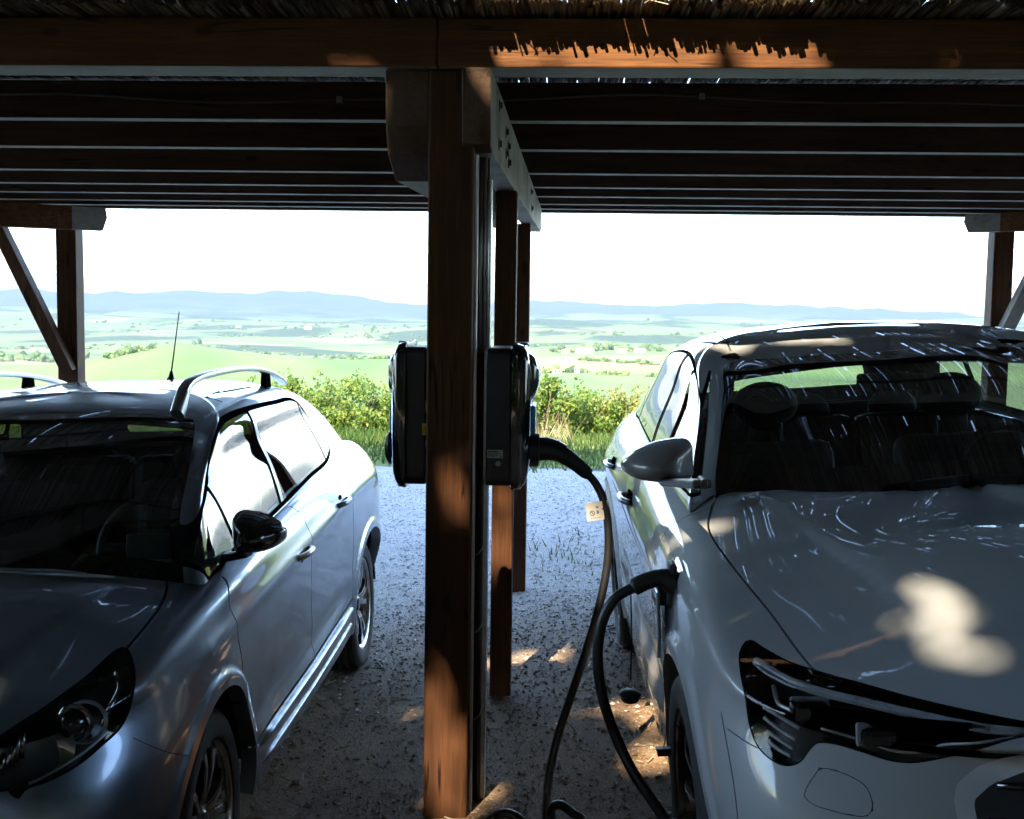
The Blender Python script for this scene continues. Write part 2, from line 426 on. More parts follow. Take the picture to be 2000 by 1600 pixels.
t.link(t.bsdf(Base_Color=c, Roughness=.85, Specular_IOR_Level=.25, Normal=t.bump(hgt, .8, .009)), out.inputs[0])
xs = np.concatenate([np.linspace(-30, -5, 14), np.linspace(-4.8, 4.8, 49), np.linspace(5, 30, 14)]); ys = np.concatenate([np.linspace(-30, 1, 12), np.linspace(1.3, 14, 90)])
gx, gy = np.meshgrid(xs, ys)
gz = ground_z(gx, gy) + fbm(gx/1.3, gy/1.3, 4, 5)*.03 + fbm(gx/.35, gy/.35, 2, 8)*.012
edge_y = 13.35 + fbm(gx[-1]/2.2, gx[-1]*0, 3, 2)*.9 - .02*gx[-1]
gy[-1] = edge_y; gy[-2] = np.minimum(gy[-2], edge_y-.12); gz[-1] = -.10
verts = np.stack([gx, gy, gz], -1).reshape(-1, 3); nx = len(xs)
faces = [(i*nx+j, i*nx+j+1, (i+1)*nx+j+1, (i+1)*nx+j) for i in range(len(ys)-1) for j in range(nx-1)]
tag(mesh_obj('ground', verts, faces, m, smooth=True), kind='structure')
def gz_at(x, y):
    x = np.asarray(x, float); y = np.asarray(y, float)
    return ground_z(x, y) + fbm(x/1.3, y/1.3, 4, 5)*.03 + fbm(x/.35, y/.35, 2, 8)*.012

# loose stones: too many to count
def scatter_stones(name, n, xr, yr, smin, smax, mat, power=1.0, prob=None):
    x = nrng.uniform(*xr, n); y = yr[0]+(yr[1]-yr[0])*nrng.uniform(0, 1, n)**power
    if prob is not None:
        k = nrng.uniform(0, 1, n) < prob(x, y); x = x[k]; y = y[k]; n = len(x)
    s = smin*(smax/smin)**(nrng.uniform(0, 1, n)**1.8)
    z = gz_at(x, y)
    base = np.array([(1,0,0),(0,1,0),(-1,0,0),(0,-1,0),(0,0,1),(0,0,-1)], float)
    V = base[None]*nrng.uniform(.65, 1.25, (n, 6, 1))
    V[:, :, 2] *= .6
    a = nrng.uniform(0, 6.283, n); ca, sa = np.cos(a)[:, None], np.sin(a)[:, None]
    el = nrng.uniform(.8, 1.5, n)[:, None]
    vx = V[:, :, 0]*el; vy = V[:, :, 1]
    V = np.stack([vx*ca-vy*sa, vx*sa+vy*ca, V[:, :, 2]], -1)*s[:, None, None]
    V += np.stack([x, y, z+s*.25], -1)[:, None]
    F = np.array([(0,1,4),(1,2,4),(2,3,4),(3,0,4),(1,0,5),(2,1,5),(3,2,5),(0,3,5)])
    F = (F[None] + (np.arange(n)*6)[:, None, None]).reshape(-1, 3)
    o = mesh_obj(name, V.reshape(-1, 3), F, mat)
    return tag(o, kind='stuff')
def isl_mat(name, stops, rough=.8, spec=.3, trans=0):
    m, nt, out = new_mat(name); t = NT(nt)
    geo = t.n('ShaderNodeNewGeometry')
    c = t.ramp(geo.outputs['Random Per Island'], stops)
    if trans:
        c = t.mix(t.map(t.noise(t.coord('Object'), 2.5, 3), .35, .65, 0, .5), c, stops[0][1])
        df = t.bsdf(Base_Color=c, Roughness=rough, Specular_IOR_Level=spec)
        tl = t.n('ShaderNodeBsdfTranslucent'); t.link(t.mix(.0, c, c), tl.inputs[0])
        mx = t.n('ShaderNodeMixShader'); mx.inputs[0].default_value = trans; t.link(df, mx.inputs[1]); t.link(tl.outputs[0], mx.inputs[2])
        t.link(mx.outputs[0], out.inputs[0])
    else: t.link(t.bsdf(Base_Color=c, Roughness=rough, Specular_IOR_Level=spec), out.inputs[0])
    return m
M['pebble'] = isl_mat('pebbles', [(0, (.30, .295, .29)), (.35, (.42, .41, .40)), (.7, (.54, .53, .52)), (.92, (.66, .65, .64)), (1, (.76, .75, .74))])
tag(scatter_stones('gravel', 26000, (-3.4, 3.4), (4.8, 13.2), .006, .016, M['pebble'], 1.0, lambda x, y: np.clip((y-4.6)/1.8, .12, 1)),
    'loose grey gravel chips spread over the parking ground behind the posts', 'gravel')
M['earth_stone'] = isl_mat('earthy_stones', [(0, (.09, .058, .035)), (.45, (.19, .135, .09)), (.8, (.32, .26, .19)), (.95, (.5, .45, .38)), (1, (.68, .64, .58))])
tag(scatter_stones('loose_stones', 10000, (-1.3, 1.3), (3.3, 7.0), .003, .012, M['earth_stone'], 1.0), 'small loose stones lying on the brown earth between the two cars', 'stones')
# twigs and straw litter on the bare earth
lit = MB()
for i in range(420):
    x = rnd.uniform(-.95, .75); y = 3.4 + 3.2*rnd.random()**1.3; z = float(gz_at(x, y)); a = rnd.uniform(0, 3.14); L = rnd.uniform(.012, .05)*(1.6 if rnd.random() < .1 else 1); w = rnd.uniform(.0012, .003)
    dx, dy = math.cos(a)*L/2, math.sin(a)*L/2; tz = rnd.uniform(-.006, .01)
    lit.bar((x-dx, y-dy, z+.004), (x+dx, y+dy, z+.006+tz), w*2, w)
tag(lit.build('litter', isl_mat('straw_litter', [(0, (.10, .07, .04)), (.5, (.25, .2, .13)), (1, (.55, .50, .42))])), 'dry straw and twig litter on the earth under the carport', 'litter', kind='stuff')

# grass verge beyond the gravel
def blades(n, xr, yr, h0, h1, w, zf, prob=None):
    x = nrng.uniform(*xr, n); y = nrng.uniform(*yr, n)
    if prob is not None:
        k = nrng.uniform(0, 1, n) < prob(x, y); x = x[k]; y = y[k]; n = len(x)
    h = nrng.uniform(h0, h1, n)*(.6+.8*value_noise(x*1.3, y*1.3, 4)); a = nrng.uniform(0, 6.283, n); z = zf(x, y)
    lean = nrng.uniform(.1, .7, n)*h; b = nrng.uniform(0, 6.283, n)
    ww = w*nrng.uniform(.6, 1.4, n)
    p0 = np.stack([x-np.cos(a)*ww, y-np.sin(a)*ww, z], -1); p1 = np.stack([x+np.cos(a)*ww, y+np.sin(a)*ww, z], -1)
    p2 = np.stack([x+np.cos(b)*lean, y+np.sin(b)*lean, z+h], -1)
    V = np.stack([p0, p1, p2], 1).reshape(-1, 3); F = np.arange(3*n).reshape(-1, 3)
    return V, F
def verge_z(x, y): return np.where(y < 14.2, -.11, terrain_z(x, y)*(y > 17.5) + -.13*(y <= 17.5))
V1, F1 = blades(30000, (-11, 11), (13.1, 17.6), .05, .13, .010, verge_z, lambda x, y: np.clip((y-13.3+1.2*fbm(x/1.5, y/1.5, 3, 6))/.8, .0, 1))
M['grass'] = isl_mat('verge_grass', [(0, (.045, .085, .02)), (.5, (.09, .145, .035)), (.85, (.15, .18, .05)), (1, (.28, .25, .11))], .7, .2, .25)
tag(mesh_obj('grass', V1, F1, M['grass']), 'short green grass verge along the far edge of the gravel', 'grass', kind='stuff')
V2, F2 = blades(16000, (-11, 11), (15.3, 17.6), .07, .19, .012, verge_z, lambda x, y: np.clip(.55+2*fbm(x/1.2, y/1.2, 3, 16), 0, 1))
M['tall_grass'] = isl_mat('tall_grass', [(0, (.03, .075, .015)), (.6, (.06, .12, .025)), (1, (.10, .16, .04))], .7, .2, .25)
tag(mesh_obj('tall_grass', V2, F2, M['tall_grass']), 'taller dark green grass growing in front of the bushes', 'grass', kind='stuff')
V3, F3 = blades(380, (-.45, .75), (7.3, 9.2), .03, .09, .006, lambda x, y: gz_at(x, y), lambda x, y: np.exp(-((x-.35)/.28)**2-((y-8.0)/.55)**2)+.04)
tag(mesh_obj('weeds', V3, F3, M['grass']), 'small green weeds sprouting from the gravel behind the rear post', 'weeds', kind='stuff')
V4, F4 = blades(110, (.05, .9), (16.2, 17.2), .25, .55, .006, verge_z)
M['dry_grass'] = isl_mat('dry_stalks', [(0, (.30, .22, .11)), (1, (.55, .45, .28))], .8, .2, .2)
tag(mesh_obj('dry_grass', V4, F4, M['dry_grass']), 'straw coloured dry grass stalks at the foot of the bushes', 'grass', kind='stuff')

# bushes along the edge of the lot
def leaf_cards(P, size, flat=.0, rng=nrng):
    n = len(P)
    a = rng.normal(size=(n, 3)); a /= np.linalg.norm(a, axis=1)[:, None]
    b = rng.normal(size=(n, 3)); b -= (b*a).sum(1)[:, None]*a; b /= np.linalg.norm(b, axis=1)[:, None]
    s = size*rng.uniform(.6, 1.35, n)[:, None]
    n1 = np.cross(a, b)
    V = np.stack([P-a*s, P+b*s*.55+n1*s*.12, P+a*s, P-b*s*.55+n1*s*.12], 1).reshape(-1, 3)
    F = np.arange(4*n).reshape(-1, 4); return V, F
M['bush_a'] = isl_mat('bush_leaves', [(0, (.075, .14, .022)), (.4, (.14, .225, .04)), (.8, (.21, .29, .055)), (1, (.29, .33, .09))], .55, .35, .4)
M['bush_b'] = isl_mat('bush_leaves_yellowish', [(0, (.12, .15, .03)), (.5, (.22, .24, .06)), (1, (.38, .33, .13))], .6, .3, .4)
M['bark'] = plain('bark', (.09, .065, .045), .85, var=.4, vscale=12, bump=.6, bscale=40)
def bush_mesh(seed, w, h, n, size):
    rg = np.random.default_rng(seed)
    cl = []
    for i in range(26):
        a = rg.uniform(0, 6.283); q = rg.uniform(0, 1)**.6
        cl.append((math.cos(a)*q*w, math.sin(a)*q*w*.6, h*(.22+.72*rg.uniform(0, 1)*(1-.55*q*q)), rg.uniform(.14, .30)*h))
    P = []
    for c in cl:
        k = n//len(cl); d = rg.normal(size=(k, 3)); d /= np.linalg.norm(d, axis=1)[:, None]
        P.append(np.array(c[:3]) + d*c[3]*(rg.uniform(0, 1, k)**.4)[:, None]*np.array([1.1, 1, .9]))
    for k in range(24):                                     # shoots poking out of the top
        a = rg.uniform(0, 6.283); q = rg.uniform(0, .8)*w; b0 = np.array([math.cos(a)*q, math.sin(a)*q*.6, h*.75]); L = rg.uniform(.15, .4)*h
        m = 12; tt = rg.uniform(0, 1, m)[:, None]
        P.append(b0 + np.array([[rg.normal()*.1, 0, 1]])*tt*L + rg.normal(size=(m, 3))*.035)
    P = np.concatenate(P); P = P[P[:, 2] > .03]
    return leaf_cards(P, size, rng=rg)
bvars = [bush_mesh(50+i, .95, 1.0, 5200, .034) for i in range(4)]
bmeshes = []
for i, (v, fz) in enumerate(bvars):
    me = D.meshes.new('foliage'); me.from_pydata([tuple(map(float, q)) for q in v], [], [tuple(map(int, q)) for q in fz]); bmeshes.append(me)
BUSH = [(-10.4, 17.6, 0.80, 0), (-8.9, 18.1, 0.88, 0), (-7.6, 17.5, 0.76, 0), (-6.3, 18.0, 0.80, 1), (-5.2, 17.8, 0.64, 0), (-4.1, 17.9, 0.74, 0), (-3.35, 17.5, 0.90, 0), (-2.4, 17.9, 0.93, 0), (-1.5, 18.2, 0.88, 0), (-.4, 18.0, 0.84, 0),
        (.45, 17.7, 1.00, 0), (1.05, 18.3, 0.94, 0), (1.95, 18.6, 0.92, 1), (3.0, 18.2, 0.95, 0), (4.2, 18.6, 1.00, 0), (5.6, 18.1, 1.00, 0), (7.0, 18.5, 1.05, 0), (8.6, 18.2, 1.00, 0)]
for i, (x, y, s, k) in enumerate(BUSH):
    z = float(terrain_z(np.array(x), np.array(y)))-.05
    b = empty('bush', (x, y, z), rnd.uniform(-.5, .5))
    if k: tag(b, 'yellowish bush with sparse dry foliage among the green hedge bushes', 'bush', 'bushes along the edge of the gravel')
    else: tag(b, 'bright green leafy bush in the hedge behind the gravel lot', 'bush', 'bushes along the edge of the gravel')
    me = bmeshes[(i*7) % 4]
    if k:
        me = me.copy(); me.name = 'foliage'; me.materials.clear(); me.materials.append(M['bush_b'])
    elif not me.materials: me.materials.append(M['bush_a'])
    fo = D.objects.new('foliage', me); COL.objects.link(fo); fo.parent = b; fo.scale = (s*rnd.uniform(.85, 1.1), s, s*rnd.uniform(1.0, 1.2))
    st = MB()
    for q in range(6):
        a = q*1.05+rnd.random(); st.tube([(math.cos(a)*.05, math.sin(a)*.05, 0), (math.cos(a)*.2, math.sin(a)*.15, .4*s), (math.cos(a)*.42, math.sin(a)*.3, .85*s)], [.022, .015, .006], 5)
    st.build('stem', M['bark'], b, smooth=True)

# far woods and hedgerow trees: reads as one mass
def ico_pts():
    p = (1+5**.5)/2
    v = np.array([(-1,p,0),(1,p,0),(-1,-p,0),(1,-p,0),(0,-1,p),(0,1,p),(0,-1,-p),(0,1,-p),(p,0,-1),(p,0,1),(-p,0,-1),(-p,0,1)], float); v /= np.linalg.norm(v[0])
    f = [(0,11,5),(0,5,1),(0,1,7),(0,7,10),(0,10,11),(1,5,9),(5,11,4),(11,10,2),(10,7,6),(7,1,8),(3,9,4),(3,4,2),(3,2,6),(3,6,8),(3,8,9),(4,9,5),(2,4,11),(6,2,10),(8,6,7),(9,8,1)]
    return v, np.array(f)
iv, ifc = ico_pts()
def clump_mass(pts, sizes):
    n = len(pts)
    V = iv[None]*nrng.uniform(.7, 1.3, (n, 12, 1))*np.array([1, 1, 1.0]); V = V*sizes[:, None, None] + pts[:, None] + np.array([0, 0, .55])*sizes[:, None, None]
    F = (ifc[None] + (np.arange(n)*12)[:, None, None]).reshape(-1, 3); return V.reshape(-1, 3), F
pts = []; sz = []
def at_az(px, r): a = math.atan((px-1000)/FPX); return r*math.sin(a), r*math.cos(a)
def line_trees(px0, r0_, px1, r1_, n, jit, s):
    for i in range(int(n*(.26 if s > 5 else .7))):
        q = rnd.random(); px = px0+(px1-px0)*q; r = (r0_+(r1_-r0_)*q)*(1+rnd.uniform(-jit, jit)); x, y = at_az(px, r)
        pts.append((x, y, 0)); sz.append(s*rnd.uniform(.6, 1.3))
# hamlet groves, hedge lines, wooded slopes
for a in [(1085, 1480, 1190, 1520, 90, .02, 7.5), (1200, 1450, 1300, 1500, 70, .02, 7), (1060, 880, 1140, 890, 26, .01, 4.5), (1130, 1120, 1290, 1030, 50, .006, 4), (1160, 820, 1330, 760, 34, .006, 3.2), (1040, 2100, 1400, 2000, 110, .03, 6), (1040, 3000, 1900, 3200, 160, .05, 7),
          (150, 1500, 260, 1350, 150, .04, 8), (-100, 1800, 160, 1700, 200, .05, 9), (380, 2300, 830, 2100, 260, .06, 6.5), (-100, 2900, 500, 2600, 240, .06, 7), (430, 3600, 830, 3300, 220, .05, 8), (0, 4600, 830, 4200, 260, .08, 8), (205, 690, 300, 700, 34, .02, 3.0), (640, 760, 760, 720, 16, .01, 2.4), (1040, 4600, 1900, 4800, 200, .08, 8)]:
    line_trees(*a)
pts = np.array(pts); sz = np.array(sz); pts[:, 2] = terrain_z(pts[:, 0], pts[:, 1])-sz*.2
sub = np.repeat(pts, 7, 0) + nrng.normal(0, .42, (len(pts)*7, 3))*np.repeat(sz, 7)[:, None]*np.array([1.1, 1.1, .6]); V, F = clump_mass(sub, np.repeat(sz, 7)*nrng.uniform(.28, .62, len(sub)))
tag(mesh_obj('woodland', V, F, isl_mat('distant_foliage', [(0, (.03, .055, .018)), (.6, (.065, .10, .03)), (1, (.11, .14, .045))], .9, .1)), 'distant dark woods and hedgerows scattered over the hazy valley', 'woodland', kind='stuff')

# farmhouses in the valley
M['plaster'] = plain('pale_plaster', (.42, .38, .32), .9, var=.08, vscale=.3)
M['tile_roof'] = plain('clay_tiles', (.34, .20, .13), .9, var=.2, vscale=.6)
M['win'] = plain('dark_window', (.03, .03, .035), .2)
HOUSES = [(1140, 1430, 30, 11, 9, .15, 'long pale farmhouse on the rise in the valley, biggest of the hamlet'),
          (1103, 1440, 12, 9, 6.5, .5, 'small pale house just left of the long hillside farmhouse'),
          (1213, 1400, 15, 9, 7, -.3, 'pale house standing among dark trees right of the long farmhouse'),
          (1248, 1420, 18, 9, 6.5, .25, 'pale low house nearest the right hand car in the hillside hamlet'),
          (1087, 860, 9, 6, 4.0, .2, 'low white farm shed beside the hedge in the lower field'),
          (1126, 862, 5, 5, 6.5, -.2, 'narrow white house beside the low farm shed in the lower field'),
          (600, 3900, 34, 16, 11, .2, 'far white farm in the left valley beyond the green hill'),
          (465, 4300, 30, 14, 10, -.2, 'tiny far farmhouse left of the white valley farm')]
for px, r, w, d, h, rz, lab in HOUSES:
    w *= .72; d *= .72; h *= .8
    x, y = at_az(px, r); z = float(terrain_z(np.array(x), np.array(y)))
    hh = empty('farmhouse', (x, y, z), rz); tag(hh, lab, 'house', 'farmhouses across the valley')
    MB().box((-w/2, -d/2, -3), (w/2, d/2, h*.72)).build('wall', M['plaster'], hh)
    rb = MB(); e = .5
    rb.add([(-w/2-e, -d/2-e, h*.72), (w/2+e, -d/2-e, h*.72), (w/2+e, d/2+e, h*.72), (-w/2-e, d/2+e, h*.72), (-w/2+d*.3, 0, h), (w/2-d*.3, 0, h)], [(0, 1, 5, 4), (1, 2, 5), (2, 3, 4, 5), (3, 0, 4), (3, 2, 1, 0)])
    rb.build('roof', M['tile_roof'], hh)
    for q in range(max(2, int(w/5))):
        xx = -w/2 + (q+.5)*w/max(2, int(w/5))
        MB().box((xx-.5, -d/2-.06, h*.35), (xx+.5, -d/2+.02, h*.35+1.5)).build('window', M['win'], hh)

# haze: one closed box of pale air round the whole landscape
hz = MB().box((-16600, -600, -420), (16600, 16700, 330)).v
m, nt, out = new_mat('valley_air'); t = NT(nt)
pv = t.n('ShaderNodeVolumePrincipled'); t.setv(pv.inputs['Color'], (.155, .20, .255)); pv.inputs['Density'].default_value = 1.6e-4; pv.inputs['Anisotropy'].default_value = .0
t.link(pv.outputs[0], out.inputs['Volume'])
ho = MB().box((-16600, -600, -420), (16600, 16700, 330)).build('haze', m)
tag(ho, 'pale haze hanging in the air over the valley', 'haze', kind='stuff')
# ================================================================ carport
PSI = math.radians(2.8)
cl = np.array([math.cos(PSI), -math.sin(PSI), 0]); cdp = np.array([math.sin(PSI), math.cos(PSI), 0])
def cw(l, d, z): return cl*l + cdp*d + np.array([0, 0, z])
def c_on_d(x, y, d):
    p = on_plane(x, y, cdp, d); return np.array([p @ cl, p @ cdp, p[2]])
OFF = (-.41, 4.05)
cp = empty('carport', tuple(cw(OFF[0], OFF[1], 0)), -PSI)
tag(cp, 'dark stained open timber carport with a reed roof sheltering both cars', 'carport')
def put(o): o.location = (-OFF[0], -OFF[1], 0); return o
SL = .0229
def jz(d): return 2.545 - SL*(d-3.95)
# front beam in two lengths butted over the post
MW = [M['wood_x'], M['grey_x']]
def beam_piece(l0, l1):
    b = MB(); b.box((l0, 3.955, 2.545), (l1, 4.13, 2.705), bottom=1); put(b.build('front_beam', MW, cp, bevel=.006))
beam_piece(-5.6, -.459); beam_piece(-.455, 5.6)
# joists
JD = [4.91, 5.65, 6.455, 7.04, 7.495, 7.92, 8.22, 8.45]
for i, d in enumerate(JD):
    z = jz(d); b = MB(); h = .155
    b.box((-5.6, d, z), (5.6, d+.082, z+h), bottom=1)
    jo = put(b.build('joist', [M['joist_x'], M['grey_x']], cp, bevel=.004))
    if i == 0:
        pth = []
        for k in range(57):
            l = -4.6 + k*.165; pth.append((l, d-.006, z+.085+.014*math.sin(l*2.1+1)+.008*math.sin(l*5.3)))
        w_ = MB(); w_.tube(pth, .006, 6); wo_ = w_.build('wire', plain('grey_conduit', (.10, .10, .11), .6), jo, smooth=True)
        for k in range(4, 57, 9):
            c_ = MB(); c_.box((pth[k][0]-.012, d-.013, pth[k][2]-.012), (pth[k][0]+.012, d-.001, pth[k][2]+.012)); c_.build('clip', M['zinc'], jo)
# middle post with batten, channel and cable
b = MB(); b.box((-.487, 3.975, -.12), (-.333, 4.12, 2.543)); mp_ = put(b.build('post', M['wood_z'], cp, bevel=.008))
b = MB(); b.box((-.331, 4.02, -.1), (-.322, 4.06, 2.27)); b.build('edge_rail', M['alu'], mp_, bevel=.001)
b = MB(); b.box((-.333, 4.124, -.1), (-.302, 4.19, 2.274)); b.build('batten', M['wood_z'], mp_, bevel=.003)
b = MB()
for l0, l1 in ((-.298, -.294), (-.287, -.283)): b.box((l0, 4.125, -.1), (l1, 4.13, 2.2))
for k in range(70): b.box((-.294, 4.126, -.08+k*.0325), (-.287, 4.129, -.08+k*.0325+.018))
b.box((-.298, 4.13, -.1), (-.283, 4.19, 2.2))
b.build('slotted_channel', M['zinc'], mp_)
b = MB(); b.tube([(-.309, 4.119, -.1), (-.309, 4.119, .6), (-.307, 4.12, 1.1), (-.309, 4.119, 1.2)], .008, 8); b.build('wire', M['cable_rubber'], mp_, smooth=True)
for zz in (.90, .62, .30):
    b = MB(); b.tube([(-.322, 4.112, zz-.02), (-.312, 4.104, zz-.012), (-.30, 4.107, zz+.004), (-.288, 4.117, zz+.04)], .0022, 5); b.build('cable_tie', M['white_label'], mp_, smooth=True)
for l_ in (-.316, -.3045, -.293):
    b = MB(); b.tube([(l_, 4.116, 1.60), (l_, 4.116, 2.27)], .0048, 8); b.build('conduit', M['alu'], mp_, smooth=True)
# rear posts of the middle row
b = MB(); b.box((-.342, 5.24, -.1), (-.246, 5.335, 2.272)); put(b.build('post', M['wood_z'], cp, bevel=.006))
b = MB(); b.box((-.352, 7.224, -.1), (-.256, 7.32, 2.272)); put(b.build('post', M['wood_z'], cp, bevel=.006))
# brackets running back over the posts
def bracket(l0a, l1a, l0b, l1b, prof, mat, name='bracket'):
    vs = []; n = len(prof)
    for side in (0, 1):
        for d, z in prof:
            q = (d-3.93)/(8.2-3.93); l = (l0a+(l0b-l0a)*q) if side == 0 else (l1a+(l1b-l1a)*q)
            vs.append((l, d, z))
    fs = [tuple(range(n)), tuple(range(2*n-1, n-1, -1))] + [(i, n+i, n+(i+1) % n, (i+1) % n) for i in range(n)]
    return put(mesh_obj(name, vs, fs, mat, cp, bevel=.004))
prof = [(3.935, 2.541), (3.94, 2.44), (3.955, 2.295), (4.03, 2.276), (8.05, 2.276), (8.18, 2.31), (8.2, 2.44), (4.0, 2.541)]
br = bracket(-.372, -.276, -.305, -.214, prof, [M['grey_y'], M['wood_y']])
br.data.polygons.foreach_set('material_index', np.array([0, 0, 1, 1, 1] + [0]*(len(br.data.polygons)-5), dtype=np.int32))
bl = bracket(-.635, -.489, -.60, -.45, [(3.99, 2.541), (4.0, 2.36), (4.05, 2.27), (4.22, 2.20), (8.05, 2.30), (8.18, 2.32), (8.2, 2.44), (4.05, 2.541)], M['wood_y'])
for px, py in ((975, 206), (988, 258), (974, 281), (992, 286), (993, 318), (1037, 375), (1038, 407), (988, 300)):
    # seen on the bracket's right cheek
    p = None
    dd = 4.6
    for _ in range(20):
        q = (dd-3.93)/4.27; lc = -.276 + .062*q
        pt = on_plane(px, py, cl, lc); dd = pt @ cdp
    d_, z_ = dd, pt[2]
    b = MB(); b.lathe([(.0, .012), (.011, .012), (.013, .004), (.022, .003), (.022, 0)], 6, Matrix.Translation((lc, d_, z_)) @ Matrix.Rotation(R(90), 4, 'Y'))
    b.build('bolt', M['bolt'], br)
# outer frames: post, head beam and brace on either side
def outer(sgn, lp0, lp1, zb, zt, lend, brace):
    b = MB(); b.box((lp0, 8.2, -.3), (lp1, 8.335, zb+.01)); put(b.build('post', M['wood_z'], cp, bevel=.006))
    a = R(33); c0 = Vector((lend, 8.22, (zb+zt)/2)); dv = Vector((sgn*math.cos(a), -math.sin(a), 0))
    b = MB(); b.bar(c0 + dv*.20, c0 + dv*3.2, .10, zt-zb)
    h0 = put(b.build('head_beam', M['wood_x'], cp, bevel=.005))
    # chamfered pale end of the beam
    e = MB(); hh = (zt-zb)/2; w = .05; nx = Vector((-dv.y, dv.x, 0))
    sec = [(0.205, -hh+.001), (.0, -hh+.001), (-.03, hh*.1), (-.02, hh-.004), (.205, hh-.004)]
    vs = [c0 + dv*q + nx*w*s + Vector((0, 0, z)) for s in (-1.01, 1.01) for q, z in sec]
    n = 5
    e.add([tuple(v) for v in vs], [tuple(range(n)), tuple(range(2*n-1, n-1, -1))] + [(i, n+i, n+(i+1) % n, (i+1) % n) for i in range(n)])
    e.build('beam_end', M['grey_x'], h0)
    for zz in (-.04, .045):
        q = MB(); q.lathe([(0, .014), (.014, .014), (.014, 0)], 6, Matrix.Translation(c0 + dv*.24 - nx*sgn*(-.05) + Vector((0, 0, zz))) @ Matrix.Rotation(R(90), 4, 'X'))
        q.build('bolt', M['zinc'], h0)
    b = MB(); b.bar(brace[0], brace[1], .085, .10, up=(0, 1, 0)); put(b.build('brace', M['grey_y'] if sgn > 0 else M['wood_z'], cp, bevel=.005))
outer(-1, -3.64, -3.495, 2.262, 2.425, -3.315, (tuple(c_on_d(136, 726, 8.17)), tuple(c_on_d(-25, 398, 8.02))))
outer(1, 2.855, 2.99, 2.315, 2.44, 2.695, (tuple(c_on_d(1952, 668, 8.17)), tuple(c_on_d(2032, 510, 8.02))))
# reed mat
V = []; F = []
def reed_tube(p, q, r, n=6):
    p = np.array(p); q = np.array(q); d = q-p; d /= np.linalg.norm(d)
    a = np.cross(d, [0, 0, 1]); a /= np.linalg.norm(a); b_ = np.cross(a, d); o = len(V)
    for e in (p, q):
        for k in range(n): an = 2*math.pi*k/n; V.append(e + (a*math.cos(an)+b_*math.sin(an))*r)
    for k in range(n): F.append((o+k, o+(k+1) % n, o+n+(k+1) % n, o+n+k))
for layer in range(3):
    x = -5.5
    while x < 5.5:
        r = rnd.uniform(.0045, .0095); x += 2*r*rnd.uniform(.86, 1.18)
        z0 = 2.722 + layer*.0135 + rnd.uniform(-.003, .004); yaw = rnd.gauss(0, .004)*5
        ov = 3.845 + rnd.uniform(-.012, .03) + (rnd.uniform(-.03, .03) if rnd.random() < .15 else 0)
        a = ov; first = True
        while a < 8.7:                                    # canes of uneven length with small breaks between them
            e = min(a + rnd.uniform(.45, 1.5), 8.75+rnd.uniform(-.1, .1))
            if e - a < .1: break
            q = lambda d: (x + yaw*(d-3.9)/4.8, d, z0 - SL*(d-3.95))
            pa, pb = q(a), q(e)
            if first: pa = (pa[0], pa[1], pa[2]+rnd.uniform(-.004, .012)); first = False
            reed_tube(pa, pb, r)
            a = e + (rnd.uniform(.02, .15) if rnd.random() < .36 else -.05)
            if rnd.random() < .05: a += rnd.uniform(.1, .5)
for k in range(120):                                      # ragged broken canes on top and at the eave
    x = rnd.uniform(-5.3, 5.3); r = rnd.uniform(.003, .008); d0 = 3.82+rnd.uniform(-.015, .06); z0 = 2.755+rnd.uniform(0, .02)
    reed_tube((x, d0, z0+rnd.uniform(-.01, .02)), (x+rnd.gauss(0, .06), d0+rnd.uniform(.2, .8), z0+rnd.uniform(-.01, .03)), r)
for k in range(160):                                      # straw ends drooping over the beam
    x = rnd.uniform(-5.3, 5.3); r = rnd.uniform(.0015, .003); z0 = 2.735+rnd.uniform(0, .03)
    reed_tube((x, 3.86, z0), (x+rnd.gauss(0, .03), 3.86-rnd.uniform(.02, .05), z0-rnd.uniform(.0, .03)), r, 4)
M['reed'] = isl_mat('dry_reed_canes', [(0, (.14, .11, .075)), (.4, (.30, .245, .17)), (.75, (.42, .36, .26)), (1, (.55, .48, .37))], .55, .4)
rf = put(mesh_obj('reed_roof', V, F, M['reed'], cp, smooth=True))
for d in (4.3, 5.3, 6.3, 7.3, 8.3):                       # battens and wires that tie the mat down
    b = MB(); b.box((-5.6, d, jz(d)+.158), (5.6, d+.03, jz(d)+.174)); b.build('batten', M['joist_x'], rf)

